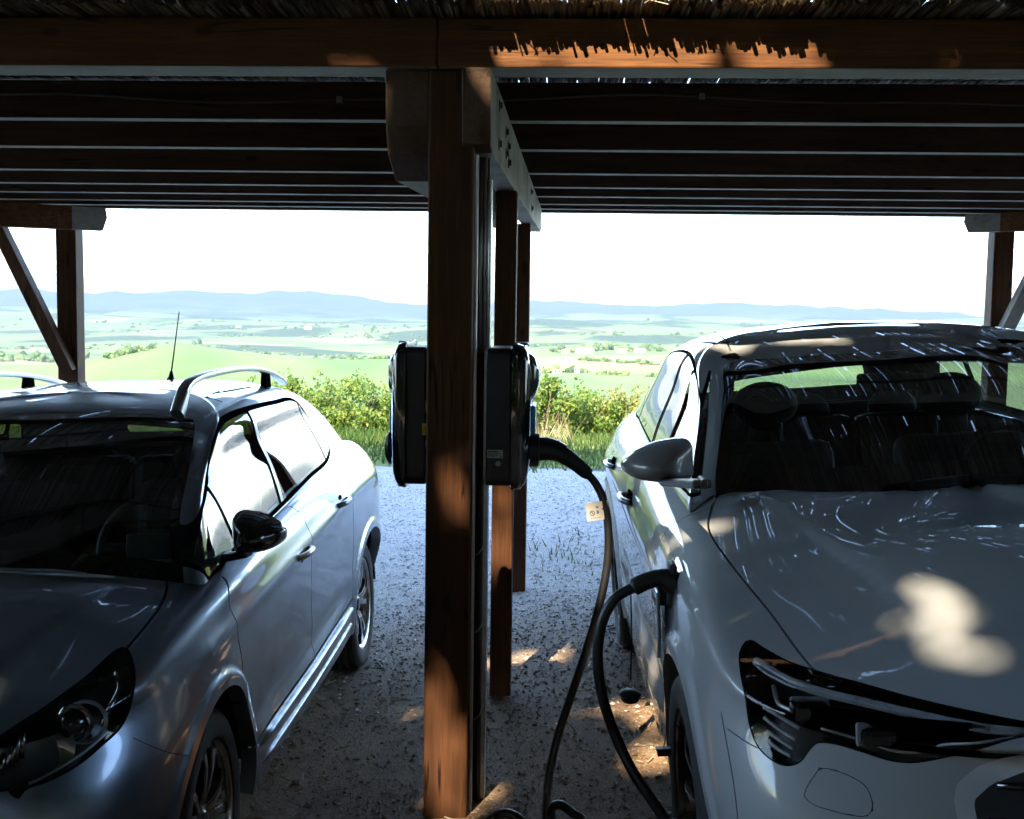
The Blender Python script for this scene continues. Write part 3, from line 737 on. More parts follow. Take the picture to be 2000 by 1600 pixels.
# ================================================================ charging stations
def rrect(x0, y0, x1, y1, r, n=5):
    out = []
    for cx, cy, a0 in ((x1-r, y1-r, 0), (x0+r, y1-r, 90), (x0+r, y0+r, 180), (x1-r, y0+r, 270)):
        for k in range(n+1):
            a = R(a0+90*k/n); out.append((cx+r*math.cos(a), cy+r*math.sin(a)))
    return out
def charger(side, l_mount, label):
    """built with local x = out from the post, y = across (depth), z = up"""
    root = empty('charging_station', tuple(cw(l_mount, 4.215, 1.385)), -PSI)
    tag(root, label, 'charging station', 'charging stations on the post')
    s = side
    def fx(v): return [(s*p[0], p[1], p[2]) for p in v]
    def add(mb, name, mat, parent=root, **kw):
        fs = mb.f if s > 0 else [tuple(reversed(f)) for f in mb.f]
        return mesh_obj(name, fx(mb.v), fs, mat, parent, mi=mb.m if isinstance(mat, list) else None, **kw)
    Mx = Matrix(((0, 0, 1, 0), (1, 0, 0, 0), (0, 1, 0, 0), (0, 0, 0, 1)))     # prism plane (y,z), thickness along x
    b = MB(); b.prism(rrect(-.12, -.235, .12, .232, .02), 0, .012, Mx); add(b, 'wall_plate', M['zinc'], bevel=.002)
    b = MB(); b.prism(rrect(-.165, -.25, .165, .232, .03), .012, .098, Mx); hs = add(b, 'housing', M['black_plastic'], bevel=.006)
    # domed front cover, stacked sections
    cv = MB(); secs = [(.098, 0, 0), (.10, .006, .008), (.125, .007, .010), (.150, .004, .004), (.163, -.006, -.012), (.171, -.03, -.05)]
    rings = []
    for x, gy, gz in secs: rings.append([(x - .016*((q[1]+.0)/.25)**2*(x > .11), q[0], q[1]) for q in rrect(-.165-gy, -.255-gz, .165+gy, .238+gz, .045)])
    n = len(rings[0]); vs = [p for r_ in rings for p in r_]; fs = []
    for i in range(len(rings)-1):
        for k in range(n): fs.append((i*n+k, i*n+(k+1) % n, (i+1)*n+(k+1) % n, (i+1)*n+k))
    fs.append(tuple(range((len(rings)-1)*n, len(rings)*n))); fs.append(tuple(range(n-1, -1, -1)))
    cv.add(vs, fs); add(cv, 'front_cover', M['black_gloss'], auto=R(40))
    # hinged smoked lid, upper half of the cover
    b = MB(); rings = []
    for x, g_ in ((.158, 0), (.172, .0), (.187, -.012), (.193, -.04)): rings.append([(x-.02*abs((q[1]-.13)/.09)**2, q[0], q[1]) for q in rrect(-.12-g_, .04-g_, .12+g_, .215+g_, .04)])
    n = len(rings[0]); vs = [p for r_ in rings for p in r_]; fs = []
    for i in range(len(rings)-1):
        for k in range(n): fs.append((i*n+k, i*n+(k+1) % n, (i+1)*n+(k+1) % n, (i+1)*n+k))
    fs.append(tuple(range((len(rings)-1)*n, len(rings)*n)))
    b.add(vs, fs); add(b, 'lid', M['smoke_glass'], auto=R(40))
    b = MB(); b.box((.160, -.10, -.075), (.181, .08, .03)); add(b, 'indicator_strip', M['blue_glow'], bevel=.006)
    # socket collar in the lower half
    b = MB(); b.lathe([(.062, 0), (.062, .02), (.058, .034), (.044, .036), (.040, .02), (.040, .0)], 28, Matrix.Translation((.160, -.02, -.135)) @ Matrix.Rotation(R(90), 4, 'Y')); sc_ = add(b, 'socket', M['black_plastic'], smooth=False, auto=R(40))
    if s < 0:
        b = MB(); b.lathe([(.0, .05), (.045, .048), (.058, .036), (.060, .03)], 28, Matrix.Translation((.160, -.02, -.135)) @ Matrix.Rotation(R(90), 4, 'Y')); add(b, 'socket_cap', M['black_plastic'], auto=R(40))
    # small foot hooks and top tab of the cover
    for yy in (-.13, .10):
        b = MB(); b.box((.10, yy, -.262), (.135, yy+.03, -.252)); add(b, 'hook', M['zinc'], bevel=.002)
    b = MB(); b.box((.10, -.06, .240), (.150, .06, .249)); add(b, 'top_tab', M['black_plastic'], bevel=.003)
    # labels on the side that faces the camera (y = -.165)
    yl = -.1672
    if s > 0:
        b = MB(); b.box((.018, yl, -.149), (.073, yl+.001, -.120)); lb = add(b, 'rating_label', M['white_label'])
        b = MB()
        for k, (x0, x1, zz, hh) in enumerate(((.021, .027, -.1275, .005), (.029, .056, -.1265, .0035), (.021, .060, -.1325, .0016), (.021, .054, -.1358, .0016), (.021, .057, -.1391, .0016), (.021, .046, -.1424, .0016), (.062, .065, -.1425, .004), (.067, .070, -.1425, .004))):
            b.box((x0, yl-.0004, zz-hh/2), (x1, yl+.0002, zz+hh/2))
        add(b, 'print', M['print'], lb)
        b = MB(); b.lathe([(0, .004), (.008, .004), (.0095, .002), (.0095, -.001)], 20, Matrix.Translation((.056, yl+.001, -.168)) @ Matrix.Rotation(R(90), 4, 'X')); lk = add(b, 'lock', M['zinc'], auto=R(40))
        b = MB(); b.box((.0545, yl-.0038, -.1695), (.0575, yl-.0028, -.1665)); add(b, 'keyhole', M['print'], lk)
    else:
        b = MB(); b.box((.002, yl, .006), (.012, yl+.001, .046)); add(b, 'warning_sticker', M['yellow'])
        b = MB(); b.box((.002, yl, -.075), (.026, yl+.001, -.032)); ws = add(b, 'warning_sticker', M['yellow'])
        b = MB()
        for p, q in (((.004, -.064), (.013, -.042)), ((.013, -.042), (.022, -.064)), ((.004, -.064), (.022, -.064))): b.bar((p[0], yl-.0002, p[1]), (q[0], yl-.0002, q[1]), .0012, .002, up=(0, 1, 0))
        for p, q in (((.0145, -.047), (.0115, -.0555)), ((.0115, -.0555), (.0145, -.0555)), ((.0145, -.0555), (.012, -.063))): b.bar((p[0], yl-.0003, p[1]), (q[0], yl-.0003, q[1]), .0012, .0016, up=(0, 1, 0))
        add(b, 'warning_symbol', M['print'], ws)
        b = MB(); b.box((.002, yl, -.115), (.011, yl+.001, -.090)); add(b, 'rating_label', M['white_label'])
    return root
charger(1, -.300, 'black wall charger on the right of the post with a cable plugged in')
charger(-1, -.489, 'black wall charger on the left of the post with yellow warning stickers').scale = (.80, 1, 1)

# ================================================================ charging cable
plug_d = 4.19
def cpt(x, y, d): return tuple(cw(*c_on_d(x, y, d)))
cab = empty('charging_cable', tuple(cw(-.02, 3.75, .02)), 0)
tag(cab, 'thick black charging cable hanging from the right charger and plugged into the pale car', 'cable')
def W2(o, mb): pass
def cadd(mb, name, mat, parent=cab, **kw):
    o = mesh_obj(name, [tuple(np.array(v)-np.array(cab.location)) for v in mb.v], mb.f, mat, parent, **kw); return o
CONY = 3.15
def yp(x, y, Y=CONY): return tuple(on_plane(x, y, (0, 1, 0), Y))
run = [cpt(1147, 925, 4.19), cpt(1163, 944, 4.19), cpt(1178, 975, 4.185), cpt(1187, 1020, 4.18), cpt(1188, 1080, 4.16), cpt(1180, 1140, 4.14), cpt(1163, 1210, 4.11), cpt(1140, 1285, 4.08), cpt(1115, 1360, 4.05), cpt(1092, 1430, 4.02), cpt(1075, 1500, 4.0), cpt(1068, 1560, 3.97), cpt(1066, 1610, 3.94)]
p_end = np.array(run[-1])
g = lambda x, y: (x, y, float(gz_at(np.array(x), np.array(y)))+.018)
coil = [tuple(p_end + np.array([.0, -.02, -.05])), g(.03, 3.78), g(.0, 3.66), g(-.10, 3.60), g(-.20, 3.72)]
top1 = cpt(985, 1588, 3.82)
coil += [tuple(np.array(cpt(948, 1606, 3.82))), top1, tuple(np.array(cpt(1020, 1604, 3.80))), g(.10, 3.72), g(.10, 3.60)]
coil += [cpt(1074, 1606, 3.70), cpt(1078, 1578, 3.70), cpt(1095, 1572, 3.69), cpt(1118, 1588, 3.66), cpt(1140, 1612, 3.62), g(.22, 3.42), g(.33, 3.22)]
car_side = [yp(1330, 1640, 3.02), yp(1298, 1598, 3.06), yp(1268, 1556, 3.10), yp(1232, 1500, 3.13), yp(1200, 1432, CONY), yp(1178, 1365, CONY), yp(1168, 1300, CONY), yp(1170, 1245, CONY), yp(1182, 1200, CONY), yp(1205, 1166, CONY), yp(1236, 1148, CONY)]
path = smooth_path(run + coil + car_side, 8)
b = MB(); b.tube(path, .0148, 12); cadd(b, 'cord', M['cable_rubber'], smooth=True)
# plug at the charger
b = MB(); pts_ = smooth_path([cpt(1040, 878, plug_d), cpt(1062, 879, plug_d), cpt(1090, 884, plug_d), cpt(1118, 901, plug_d), cpt(1151, 928, plug_d)], 5)
nn = len(pts_); b.tube(pts_, [.038-.001*i + (.0 if i < 6 else 0) for i in range(nn)] if False else [np.interp(i/(nn-1), [0, .2, .45, .8, .97, 1], [.040, .040, .034, .027, .025, .020]) for i in range(nn)], 16)
pl = cadd(b, 'plug', M['rubber'], auto=R(40))
b = MB(); lv = [cpt(1046, 857, plug_d), cpt(1068, 856, plug_d), cpt(1090, 863, plug_d), cpt(1106, 872, plug_d)]
for i in range(3): b.bar(lv[i], lv[i+1], .030, .010)
cadd(b, 'latch', M['black_plastic'], pl)
# connector at the car
b = MB(); pts_ = smooth_path([yp(1236, 1149), yp(1256, 1138), yp(1280, 1130), yp(1300, 1130), yp(1318, 1140)], 5); nn = len(pts_)
b.tube(pts_, [np.interp(i/(nn-1), [0, .05, .2, .6, 1], [.019, .024, .024, .024, .034]) for i in range(nn)], 16)
cn = cadd(b, 'connector', M['rubber'], auto=R(40))
c0 = np.array(yp(1316, 1142))
b = MB(); b.obox(tuple(c0 + np.array([-.005, .01, -.002])), (.022, .062, .125)); o = cadd(b, 'connector_head', M['rubber'], cn, bevel=.010)
# paper tag on the cable
tc = np.array(cpt(1167, 998, 4.17)); Mt = Matrix.Rotation(R(-8), 3, 'Y') @ Matrix.Rotation(R(4), 3, 'Z')
b = MB(); b.obox(tuple(tc), (.082, .0012, .066), Mt); tg = cadd(b, 'paper_tag', M['white_label'])
b = MB()
def mk(u, v, w, h, rot=0):
    q = Mt @ Vector((u, -.001, v)); b.obox(tuple(tc + np.array(q)), (w, .0006, h), Mt @ Matrix.Rotation(rot, 3, 'Y'))
for k in range(10): a = k*.628; mk(-.020+.008*math.cos(a), -.006+.008*math.sin(a), .0055, .002, -a+1.57)
for u, v in ((-.021, -.003), (-.018, -.008)): mk(u, v, .007, .002, .5)
mk(-.002, -.004, .003, .012); mk(.002, -.004, .003, .012); mk(-.001, .012, .008, .002); mk(.003, .014, .002, .008); mk(.000, .016, .008, .002, .4)
mk(.022, .008, .010, .004, -.7); mk(.025, .003, .003, .009, -.4); mk(.020, .003, .008, .003, .5)
for k in range(5): mk(-.026+k*.008, -.024, .004, .0025, (k % 3-1)*.5)
cadd(b, 'print', M['print'], tg)
# dust cap hanging from the connector by its string
s0 = np.array(yp(1232, 1156)); s1 = np.array(yp(1232, 1330)); s2 = np.array(yp(1231, 1357))
b = MB(); b.tube([tuple(s0), tuple((s0+s1)/2+np.array([.002, 0, 0])), tuple(s1)], .0022, 6); cadd(b, 'string', M['cable_rubber'], cn, smooth=True)
b = MB(); ring = [tuple(s1 + np.array([.006*math.cos(a), 0, -.008+.010*math.sin(a)])) for a in np.linspace(0, 6.283, 13)]; b.tube(ring, .0022, 6, cap=False); cadd(b, 'eyelet', M['white_label'], cn, smooth=True)
b = MB(); b.lathe([(0, -.018), (.022, -.017), (.025, -.012), (.025, .0), (.029, .001), (.029, .006), (.02, .012), (0, .014)], 28, Matrix.Translation(Vector(tuple(s2))) @ Matrix.Rotation(R(8), 4, 'X')); cadd(b, 'dust_cap', M['rubber'], cn, auto=R(35))

# ================================================================ shade trees behind the viewer
TARGETS = []
def tgt(p, r): TARGETS.append((np.array(p, float), r))
SHADE = dict(n=140000, size=.21, nback=210000, nover=80000)
def build_trees():
    n = SHADE['n']
    gx = nrng.uniform(-12, 12, n); gy = nrng.uniform(-3.5, 14.5, n)
    zc = 7.0 + .42*(gy+2) + nrng.normal(0, .9, n) + 1.2*(value_noise(gx/1.7, gy/1.7, 31)-.5)
    tt = zc/SUN_TO[2]
    P = np.stack([gx, gy, np.zeros(n)], 1) + tt[:, None]*SUN_TO[None]
    P = P[P[:, 1] < 3.2]
    # lower and farther foliage added to keep out sky light behind the viewer
    nb = SHADE['nback']
    bx = nrng.uniform(-28, 28, nb); by = nrng.uniform(-12.5, -7.0, nb) + .006*bx**2; bz = .3 + 15.0*nrng.uniform(0, 1, nb)**.9
    no = SHADE['nover']; ox = nrng.uniform(-13, 13, no); oy = nrng.uniform(.2, 7.6, no); oz = 6.2+nrng.uniform(0, 3.2, no)+.15*abs(oy-2)  # overhead leaves added to block high sky light and dim the front
    P = np.concatenate([P, np.stack([ox, oy, oz], 1)])
    kk = fbm(bx/2.1, bz/2.1, 3, 41) > -.2
    P = np.concatenate([P, np.stack([bx, by, bz], 1)[kk]])
    # sky holes kept open along the sun's rays
    keep = np.ones(len(P), bool)
    for c, r in TARGETS:
        w = P - c; al = w @ SUN_TO; pr = w - al[:, None]*SUN_TO[None]
        dd = np.linalg.norm(pr, axis=1); keep &= ~(dd < r + SHADE['size']*.42)
    P = P[keep]
    roots = [(-7.5, -4.5, 'oak'), (-3.4, -5.2, 'oak'), (.9, -5.0, 'oak'), (5.0, -4.6, 'oak')]
    tops = np.array([(x, y) for x, y, _ in roots])
    near = np.argmin((P[:, 0:1]-tops[None, :, 0])**2, 1)
    lm = isl_mat('oak_leaves', [(0, (.02, .04, .010)), (.5, (.04, .075, .018)), (1, (.07, .11, .026))], .5, .4, .12)
    labs = ['leafy shade tree standing behind the viewer, farthest left', 'leafy shade tree behind the viewer in front of the silver car', 'leafy shade tree behind the viewer in line with the middle post', 'leafy shade tree standing behind the viewer, farthest right']
    for i, (x, y, _) in enumerate(roots):
        tr = empty('shade_tree', (x, y, -.1)); tag(tr, labs[i], 'tree', 'shade trees behind the viewer')
        q = P[near == i] - np.array([x, y, -.1])
        v, fz = leaf_cards(q, SHADE['size'])
        me = D.meshes.new('crown'); me.vertices.add(len(v)); me.vertices.foreach_set('co', v.astype(np.float32).ravel())
        me.loops.add(len(fz)*4); me.loops.foreach_set('vertex_index', fz.astype(np.int32).ravel()); me.polygons.add(len(fz))
        me.polygons.foreach_set('loop_start', np.arange(0, len(fz)*4, 4, dtype=np.int32)); me.polygons.foreach_set('loop_total', np.full(len(fz), 4, dtype=np.int32))
        me.update(calc_edges=True); me.materials.append(lm); me.validate()
        o = D.objects.new('crown', me); COL.objects.link(o); o.parent = tr
        b = MB(); b.tube([(0, 0, 0), (.1, -.05, 2), (.0, .1, 4.2), (.15, .3, 6.5), (.1, .6, 9)], [.26, .21, .18, .13, .06], 10)
        for k in range(7):
            a = k*.9; zz = 3.6+.55*k; L = 2.2
            b.tube([(.02, .1, zz), (math.cos(a)*L*.5, .3+math.sin(a)*L*.4, zz+.9), (math.cos(a)*L, .8+math.sin(a)*L*.8, zz+1.9)], [.09, .06, .02], 6)
        b.build('trunk', M['bark'], tr, smooth=True)
# ================================================================ car bodies: spline surfaces cut into panels
def nat_spline(t, P, s):
    """natural cubic spline through P (n, ...) at t, sampled at s"""
    n = len(t); h = np.diff(t); shp = P.shape[1:]; Pf = P.reshape(n, -1)
    A = np.eye(n); b = np.zeros_like(Pf)
    for i in range(1, n-1):
        A[i, i-1] = h[i-1]; A[i, i] = 2*(h[i-1]+h[i]); A[i, i+1] = h[i]
        b[i] = 6*((Pf[i+1]-Pf[i])/h[i] - (Pf[i]-Pf[i-1])/h[i-1])
    Mm = np.linalg.solve(A, b)
    k = np.clip(np.searchsorted(t, s, side='right')-1, 0, n-2); d = s-t[k]; hk = h[k][:, None]; d = d[:, None]
    y = (Mm[k]*(hk-d)**3 + Mm[k+1]*d**3)/(6*hk) + (Pf[k]/hk - Mm[k]*hk/6)*(hk-d) + (Pf[k+1]/hk - Mm[k+1]*hk/6)*d
    return y.reshape((len(s),)+shp)
def span_samples(t, ds):
    out = []
    if not hasattr(ds, '__len__'): ds = [ds]*(len(t)-1)
    for i in range(len(t)-1):
        n = max(2, int(math.ceil((t[i+1]-t[i])/ds[i]))); out += list(t[i] + (t[i+1]-t[i])*np.arange(n)/n)
    return np.array(out+[t[-1]])
def surf(net, ds, fine=0, ratio=1.0, vratio=1.0, along=nat_spline):
    """net (cols, rows, 3), first and last column on the centre plane X=0 -> grid of points and normals"""
    N = np.array(net, float); refl = np.array([-1, 1, 1.])
    E = np.concatenate([N[2:0:-1]*refl, N, N[-2:-4:-1]*refl])
    ch = np.linalg.norm(np.diff(E, axis=0), axis=2); ch = np.median(ch, axis=1); tu = np.concatenate([[0], np.cumsum(ch)])
    cv = np.linalg.norm(np.diff(N, axis=1), axis=2); cv = np.median(cv, axis=0); tv = np.concatenate([[0], np.cumsum(cv)])
    su = span_samples(tu[2:-2], [ds*ratio if i < fine else ds for i in range(len(tu)-5)]); sv = span_samples(tv, ds*vratio)
    G = along(tu, E, su)                       # (U, rows, 3)
    G = nat_spline(tv, np.swapaxes(G, 0, 1), sv)    # (V, U, 3)
    G[:, 0, 0] = 0; G[:, -1, 0] = 0
    du = np.gradient(G, axis=1); dv = np.gradient(G, axis=0)
    du[:, 0, 1:] = 0; du[:, 0, 0] = 1; du[:, -1, 1:] = 0; du[:, -1, 0] = -1
    nn = np.cross(du, dv); ln = np.linalg.norm(nn, axis=2, keepdims=True)
    bad = ln[..., 0] < 1e-9; nn = nn/np.maximum(ln, 1e-12); nn[bad] = (0, 0, 1)
    # outward: +z on top / away from the axis
    if (nn[:, 0, 1]).mean() > 0 and False: nn = -nn
    return G, nn, su, sv
def herm_spline(t, P, s):
    """local cubic through P, less overshoot than the natural spline"""
    n = len(t); h = np.diff(t); sl = np.diff(P, axis=0)/h.reshape((-1,)+(1,)*(P.ndim-1)); m = np.empty_like(P)
    m[0] = sl[0]; m[-1] = sl[-1]
    for i in range(1, n-1): m[i] = (sl[i]*h[i-1]+sl[i-1]*h[i])/(h[i]+h[i-1])
    k = np.clip(np.searchsorted(t, s, side='right')-1, 0, n-2); hk = h[k]; u = (s-t[k])/hk
    e = lambda a: a.reshape((-1,)+(1,)*(P.ndim-1)); u = e(u); hk = e(hk)
    return (2*u**3-3*u*u+1)*P[k]+(u**3-2*u*u+u)*hk*m[k]+(-2*u**3+3*u*u)*P[k+1]+(u**3-u*u)*hk*m[k+1]
class Shell:
    def __init__(s, G, nn, rowfilter=None, colmap=None):
        V, U = G.shape[:2]
        s.v = [tuple(p) for p in G.reshape(-1, 3)]; s.n = [tuple(p) for p in nn.reshape(-1, 3)]
        s.f = []
        for i in range(V-1):
            for j in range(U-1):
                if rowfilter and not rowfilter(i, j): continue
                s.f.append([i*U+j, i*U+j+1, (i+1)*U+j+1, (i+1)*U+j])
        # orient faces with the normals
        c = 0
        for q in s.f[::97]:
            a, b, d = (np.array(s.v[q[k]]) for k in (0, 1, 3)); c += np.sign(np.cross(b-a, d-a) @ np.array(s.n[q[0]]))
        if c < 0: s.f = [q[::-1] for q in s.f]
        s.edge0 = set()
    def arr(s): return np.array(s.v)
    def cut(s, fn):
        f = fn(s.arr()); sg = f > 0; new = {}; out = []
        def xp(a, b):
            k = (a, b) if a < b else (b, a)
            if k not in new:
                a2, b2 = k; t = f[a2]/(f[a2]-f[b2]); t = min(max(t, .001), .999)
                pa, pb = np.array(s.v[a2]), np.array(s.v[b2]); na, nb = np.array(s.n[a2]), np.array(s.n[b2])
                n_ = na+(nb-na)*t; n_ /= np.linalg.norm(n_)+1e-12
                s.v.append(tuple(pa+(pb-pa)*t)); s.n.append(tuple(n_)); new[k] = len(s.v)-1
            return new[k]
        for q in s.f:
            m = sum(sg[i] for i in q)
            if m == 0 or m == len(q): out.append(q); continue
            polys = [q]
            cr = sum(sg[q[i]] != sg[q[(i+1) % len(q)]] for i in range(len(q)))
            if cr != 2: polys = [[q[0], q[i], q[i+1]] for i in range(1, len(q)-1)]
            for p in polys:
                m = sum(sg[i] for i in p)
                if m == 0 or m == len(p): out.append(p); continue
                A = []; B = []
                for i in range(len(p)):
                    a, b = p[i], p[(i+1) % len(p)]
                    (A if sg[a] else B).append(a)
                    if sg[a] != sg[b]:
                        x = xp(a, b); A.append(x); B.append(x)
                if len(A) > 2: out.append(A)
                if len(B) > 2: out.append(B)
        s.f = out
    def centers(s):
        v = s.arr(); return np.array([v[q].mean(0) for q in s.f])
def densify(poly, per=6, closed=True, sharp=()):
    P = [np.array(p, float) for p in poly]; n = len(P); out = []
    rng_ = range(n) if closed else range(n-1)
    for i in rng_:
        p0 = P[(i-1) % n] if (closed or i > 0) else 2*P[0]-P[1]; p1 = P[i]; p2 = P[(i+1) % n]; p3 = P[(i+2) % n] if (closed or i < n-2) else 2*P[-1]-P[-2]
        if i in sharp: p0 = 2*p1-p2
        if (i+1) % n in sharp: p3 = 2*p2-p1
        t1 = np.linalg.norm(p1-p0)**.5+1e-9; t2 = np.linalg.norm(p2-p1)**.5+1e-9; t3 = np.linalg.norm(p3-p2)**.5+1e-9
        m1 = ((p1-p0)/t1-(p2-p0)/(t1+t2)+(p2-p1)/t2)*t2; m2 = ((p2-p1)/t2-(p3-p1)/(t2+t3)+(p3-p2)/t3)*t2
        for k in range(per):
            t = k/per; out.append((2*t**3-3*t*t+1)*p1+(t**3-2*t*t+t)*m1+(-2*t**3+3*t*t)*p2+(t**3-t*t)*m2)
    if not closed: out.append(P[-1])
    return np.array(out)
def seg_dist(Q, S, closed):
    A = S; B = np.roll(S, -1, 0)
    if not closed: A = A[:-1]; B = B[:-1]
    d = np.full(len(Q), 1e9)
    for a, b in zip(A, B):
        ab = b-a; L = ab @ ab + 1e-12; w = Q-a; t = np.clip(w @ ab/L, 0, 1); d = np.minimum(d, ((w-t[:, None]*ab)**2).sum(1))
    return np.sqrt(d)
def inside(Q, S):
    x, y = Q[:, 0], Q[:, 1]; c = np.zeros(len(Q), bool); n = len(S)
    for i in range(n):
        x1, y1 = S[i]; x2, y2 = S[(i+1) % n]
        if y1 == y2: continue
        k = ((y1 > y) != (y2 > y)) & (x < (x2-x1)*(y-y1)/(y2-y1)+x1); c ^= k
    return c
class Car:
    def __init__(s, origin, yaw, roll, vis):
        s.o = np.array(origin, float); s.vis = vis; l = np.array([math.cos(yaw), -math.sin(yaw), 0]); z = np.array([0, 0, 1.])
        s.d = np.array([math.sin(yaw), math.cos(yaw), 0]); s.l = l*math.cos(roll)+z*math.sin(roll); s.u = z*math.cos(roll)-l*math.sin(roll)
    def matrix(s):
        m = Matrix.Identity(4)
        for i in range(3): m[i][0] = s.l[i]; m[i][1] = s.d[i]; m[i][2] = s.u[i]; m[i][3] = s.o[i]
        return m
    def world(s, p): p = np.asarray(p, float); return s.o + p[..., 0:1]*s.vis*s.l + p[..., 1:2]*s.d + p[..., 2:3]*s.u
    def loc(s, p): p = np.asarray(p, float)-s.o; return np.array([(p @ s.l)*s.vis, p @ s.d, p @ s.u])
    def loc_y(s, x, y, Y): return s.loc(on_plane(x, y, s.d, Y + s.o @ s.d))
    def on(s, region, x, y, depth=0.):
        """point of a finished panel seen at a photo pixel, and its normal"""
        v, n, f = s.parts[region]; px = s.pix(v); d = np.hypot(px[:, 0]-x, px[:, 1]-y); k = np.argsort(d)[:4]; w = 1/(d[k]+.3); w /= w.sum()
        nn = (n[k]*w[:, None]).sum(0); nn /= np.linalg.norm(nn); return (v[k]*w[:, None]).sum(0)-nn*depth, nn
    def pix(s, p): return project(s.world(p))
    def proj(s, p, kind):
        if kind == 'side': return p[:, [1, 2]]
        if kind == 'front': return p[:, [0, 2]]
        if kind == 'top': return p[:, [0, 1]]
        return s.pix(p)
    def loc_x(s, x, y, X):
        """photo pixel -> local point on the plane at lateral distance X"""
        return s.loc(on_plane(x, y, s.l, X*s.vis + s.o @ s.l))
    def poly(s, kind, pts, mask, grow=0., per=6, sharp=()):
        S = densify(pts, per, True, sharp)
        def fn(p):
            out = np.full(len(p), 1e3); k = mask(p)
            if k.any():
                Q = s.proj(p[k], kind); d = seg_dist(Q, S, True); out[k] = np.where(inside(Q, S), -d, d) - grow
            return out
        return fn
    def line(s, kind, pts, w, mask, per=6, smooth=True):
        S = densify(pts, per, False) if smooth else np.array(pts, float)
        far = 45*w if kind != 'cam' else 60*w
        def fn(p):
            out = np.full(len(p), 1e3); k = mask(p)
            if k.any(): out[k] = seg_dist(s.proj(p[k], kind), S, False) - w
            return out
        def sided(off):
            def g(p):
                out = np.full(len(p), 1e3); k = np.nonzero(mask(p))[0]
                if len(k):
                    Q = s.proj(p[k], kind); best = np.full(len(Q), 1e9); sg = np.ones(len(Q))
                    for a, b in zip(S[:-1], S[1:]):
                        ab = b-a; w_ = Q-a; t = np.clip(w_ @ ab/(ab @ ab+1e-12), 0, 1); d = ((w_-t[:, None]*ab)**2).sum(1); m = d < best
                        best = np.where(m, d, best); sg = np.where(m, np.sign(ab[0]*w_[:, 1]-ab[1]*w_[:, 0]+1e-12), sg)
                    d = np.sqrt(best); out[k] = np.where(d < far, d*sg+off, 1e3)
                return out
            return g
        fn.cuts = [sided(w), sided(-w)]
        return fn
def half_mesh(v, n, faces):
    idx = {}; V = []; N = []; F = []
    for q in faces:
        r = []
        for i in q:
            if i not in idx: idx[i] = len(V); V.append(v[i]); N.append(n[i])
            r.append(idx[i])
        F.append(r)
    return np.array(V), np.array(N), F
def mirror(V, N, F): m = np.array([-1, 1, 1.]); return V*m, N*m, [q[::-1] for q in F]
def join(*ms):
    V = []; N = []; F = []; o = 0
    for v, n, f in ms:
        V.append(v); N.append(n); F += [[i+o for i in q] for q in f]; o += len(v)
    return np.concatenate(V), np.concatenate(N), F
def sym(m):
    """whole panel: the half and its mirror image, sewn along the centre line"""
    v, n, f = m; idx = {}; V = list(v); N = list(n); F = [list(q) for q in f]
    for i in range(len(v)):
        if abs(v[i][0]) < 1e-6: idx[i] = i
        else: idx[i] = len(V); V.append(v[i]*np.array([-1, 1, 1.])); N.append(n[i]*np.array([-1, 1, 1.]))
    for q in f: F.append([idx[i] for i in q][::-1])
    return np.array(V), np.array(N), F
def offset(m, d):
    v, n, f = m; return v+n*d, n, f
def flange(v, n, faces, keep_edges, depth):
    """short return edges along panel gaps"""
    V = []; N = []; F = []
    for a, b in keep_edges:
        pa, pb = np.array(v[a]), np.array(v[b]); na, nb = np.array(n[a]), np.array(n[b])
        fn_ = np.cross(pb-pa, na); L = np.linalg.norm(fn_)
        if L < 1e-12: continue
        fn_ = fn_/L; o = len(V); V += [pa, pb, pb-nb*depth, pa-na*depth]; N += [fn_]*4; F.append([o+1, o, o+3, o+2])
    return (np.array(V), np.array(N), F) if V else None

def paint(name, col, metallic=0., flake=0., rough=.35):
    m, nt, out = new_mat(name); t = NT(nt); oc = t.coord('Object'); sp_ = t.n('ShaderNodeSeparateXYZ'); t.link(oc, sp_.inputs[0])
    co_ = t.coord('Object'); base = t.mix(t.map(t.noise(co_, 3.0, 4), .35, .65, 0, .08), col, tuple(c*.85 for c in col))
    dust = t.noise(co_, 6, 6, .7)
    low_ = t.math('MULTIPLY', t.map(sp_.outputs[2], .22, .62, .75, 0), t.map(t.noise(co_, 19, 6, .75), .42, .68, .0, 1)); base = t.mix(low_, base, (.17, .135, .10))
    rg = t.math('ADD', t.map(dust, .4, .7, rough, rough+.06), t.math('MULTIPLY', low_, .3))
    kw = dict(Base_Color=base, Roughness=rg, Metallic=t.math('MULTIPLY', t.math('SUBTRACT', 1.0, low_), metallic), Coat_Weight=t.math('SUBTRACT', 1.0, t.math('MULTIPLY', low_, .8)), Coat_Roughness=t.map(dust, .45, .75, .012, .05), Coat_IOR=1.55)
    kw['Specular_IOR_Level'] = .4
    t.link(t.bsdf(**kw), out.inputs[0]); return m
M['paint_silver'] = paint('blue_grey_metallic_paint', (.27, .31, .37), .9, rough=.30)
M['paint_white'] = paint('pale_grey_paint', (.30, .318, .335), 0, rough=.5)
M['cabin'] = plain('dark_cabin_trim', (.016, .016, .018), .7, bump=.2, bscale=300)
M['seat'] = plain('dark_seat_cloth', (.02, .02, .022), .75, bump=.3, bscale=250)
M['under'] = plain('underbody', (.008, .008, .008), .9)
M['seal'] = plain('black_trim', (.007, .007, .008), .7, spec=.0)
M['frit'] = plain('black_glass_edge', (.004, .004, .005), .06, coat=1)
M['chrome'] = plain('bright_trim', (.72, .73, .75), .12, 1.0, var=.03)
M['satin'] = plain('satin_silver', (.50, .52, .55), .34, .9, var=.03)
M['tyre'] = plain('tyre_rubber', (.016, .016, .016), .78, var=.25, bump=.35, bscale=160)
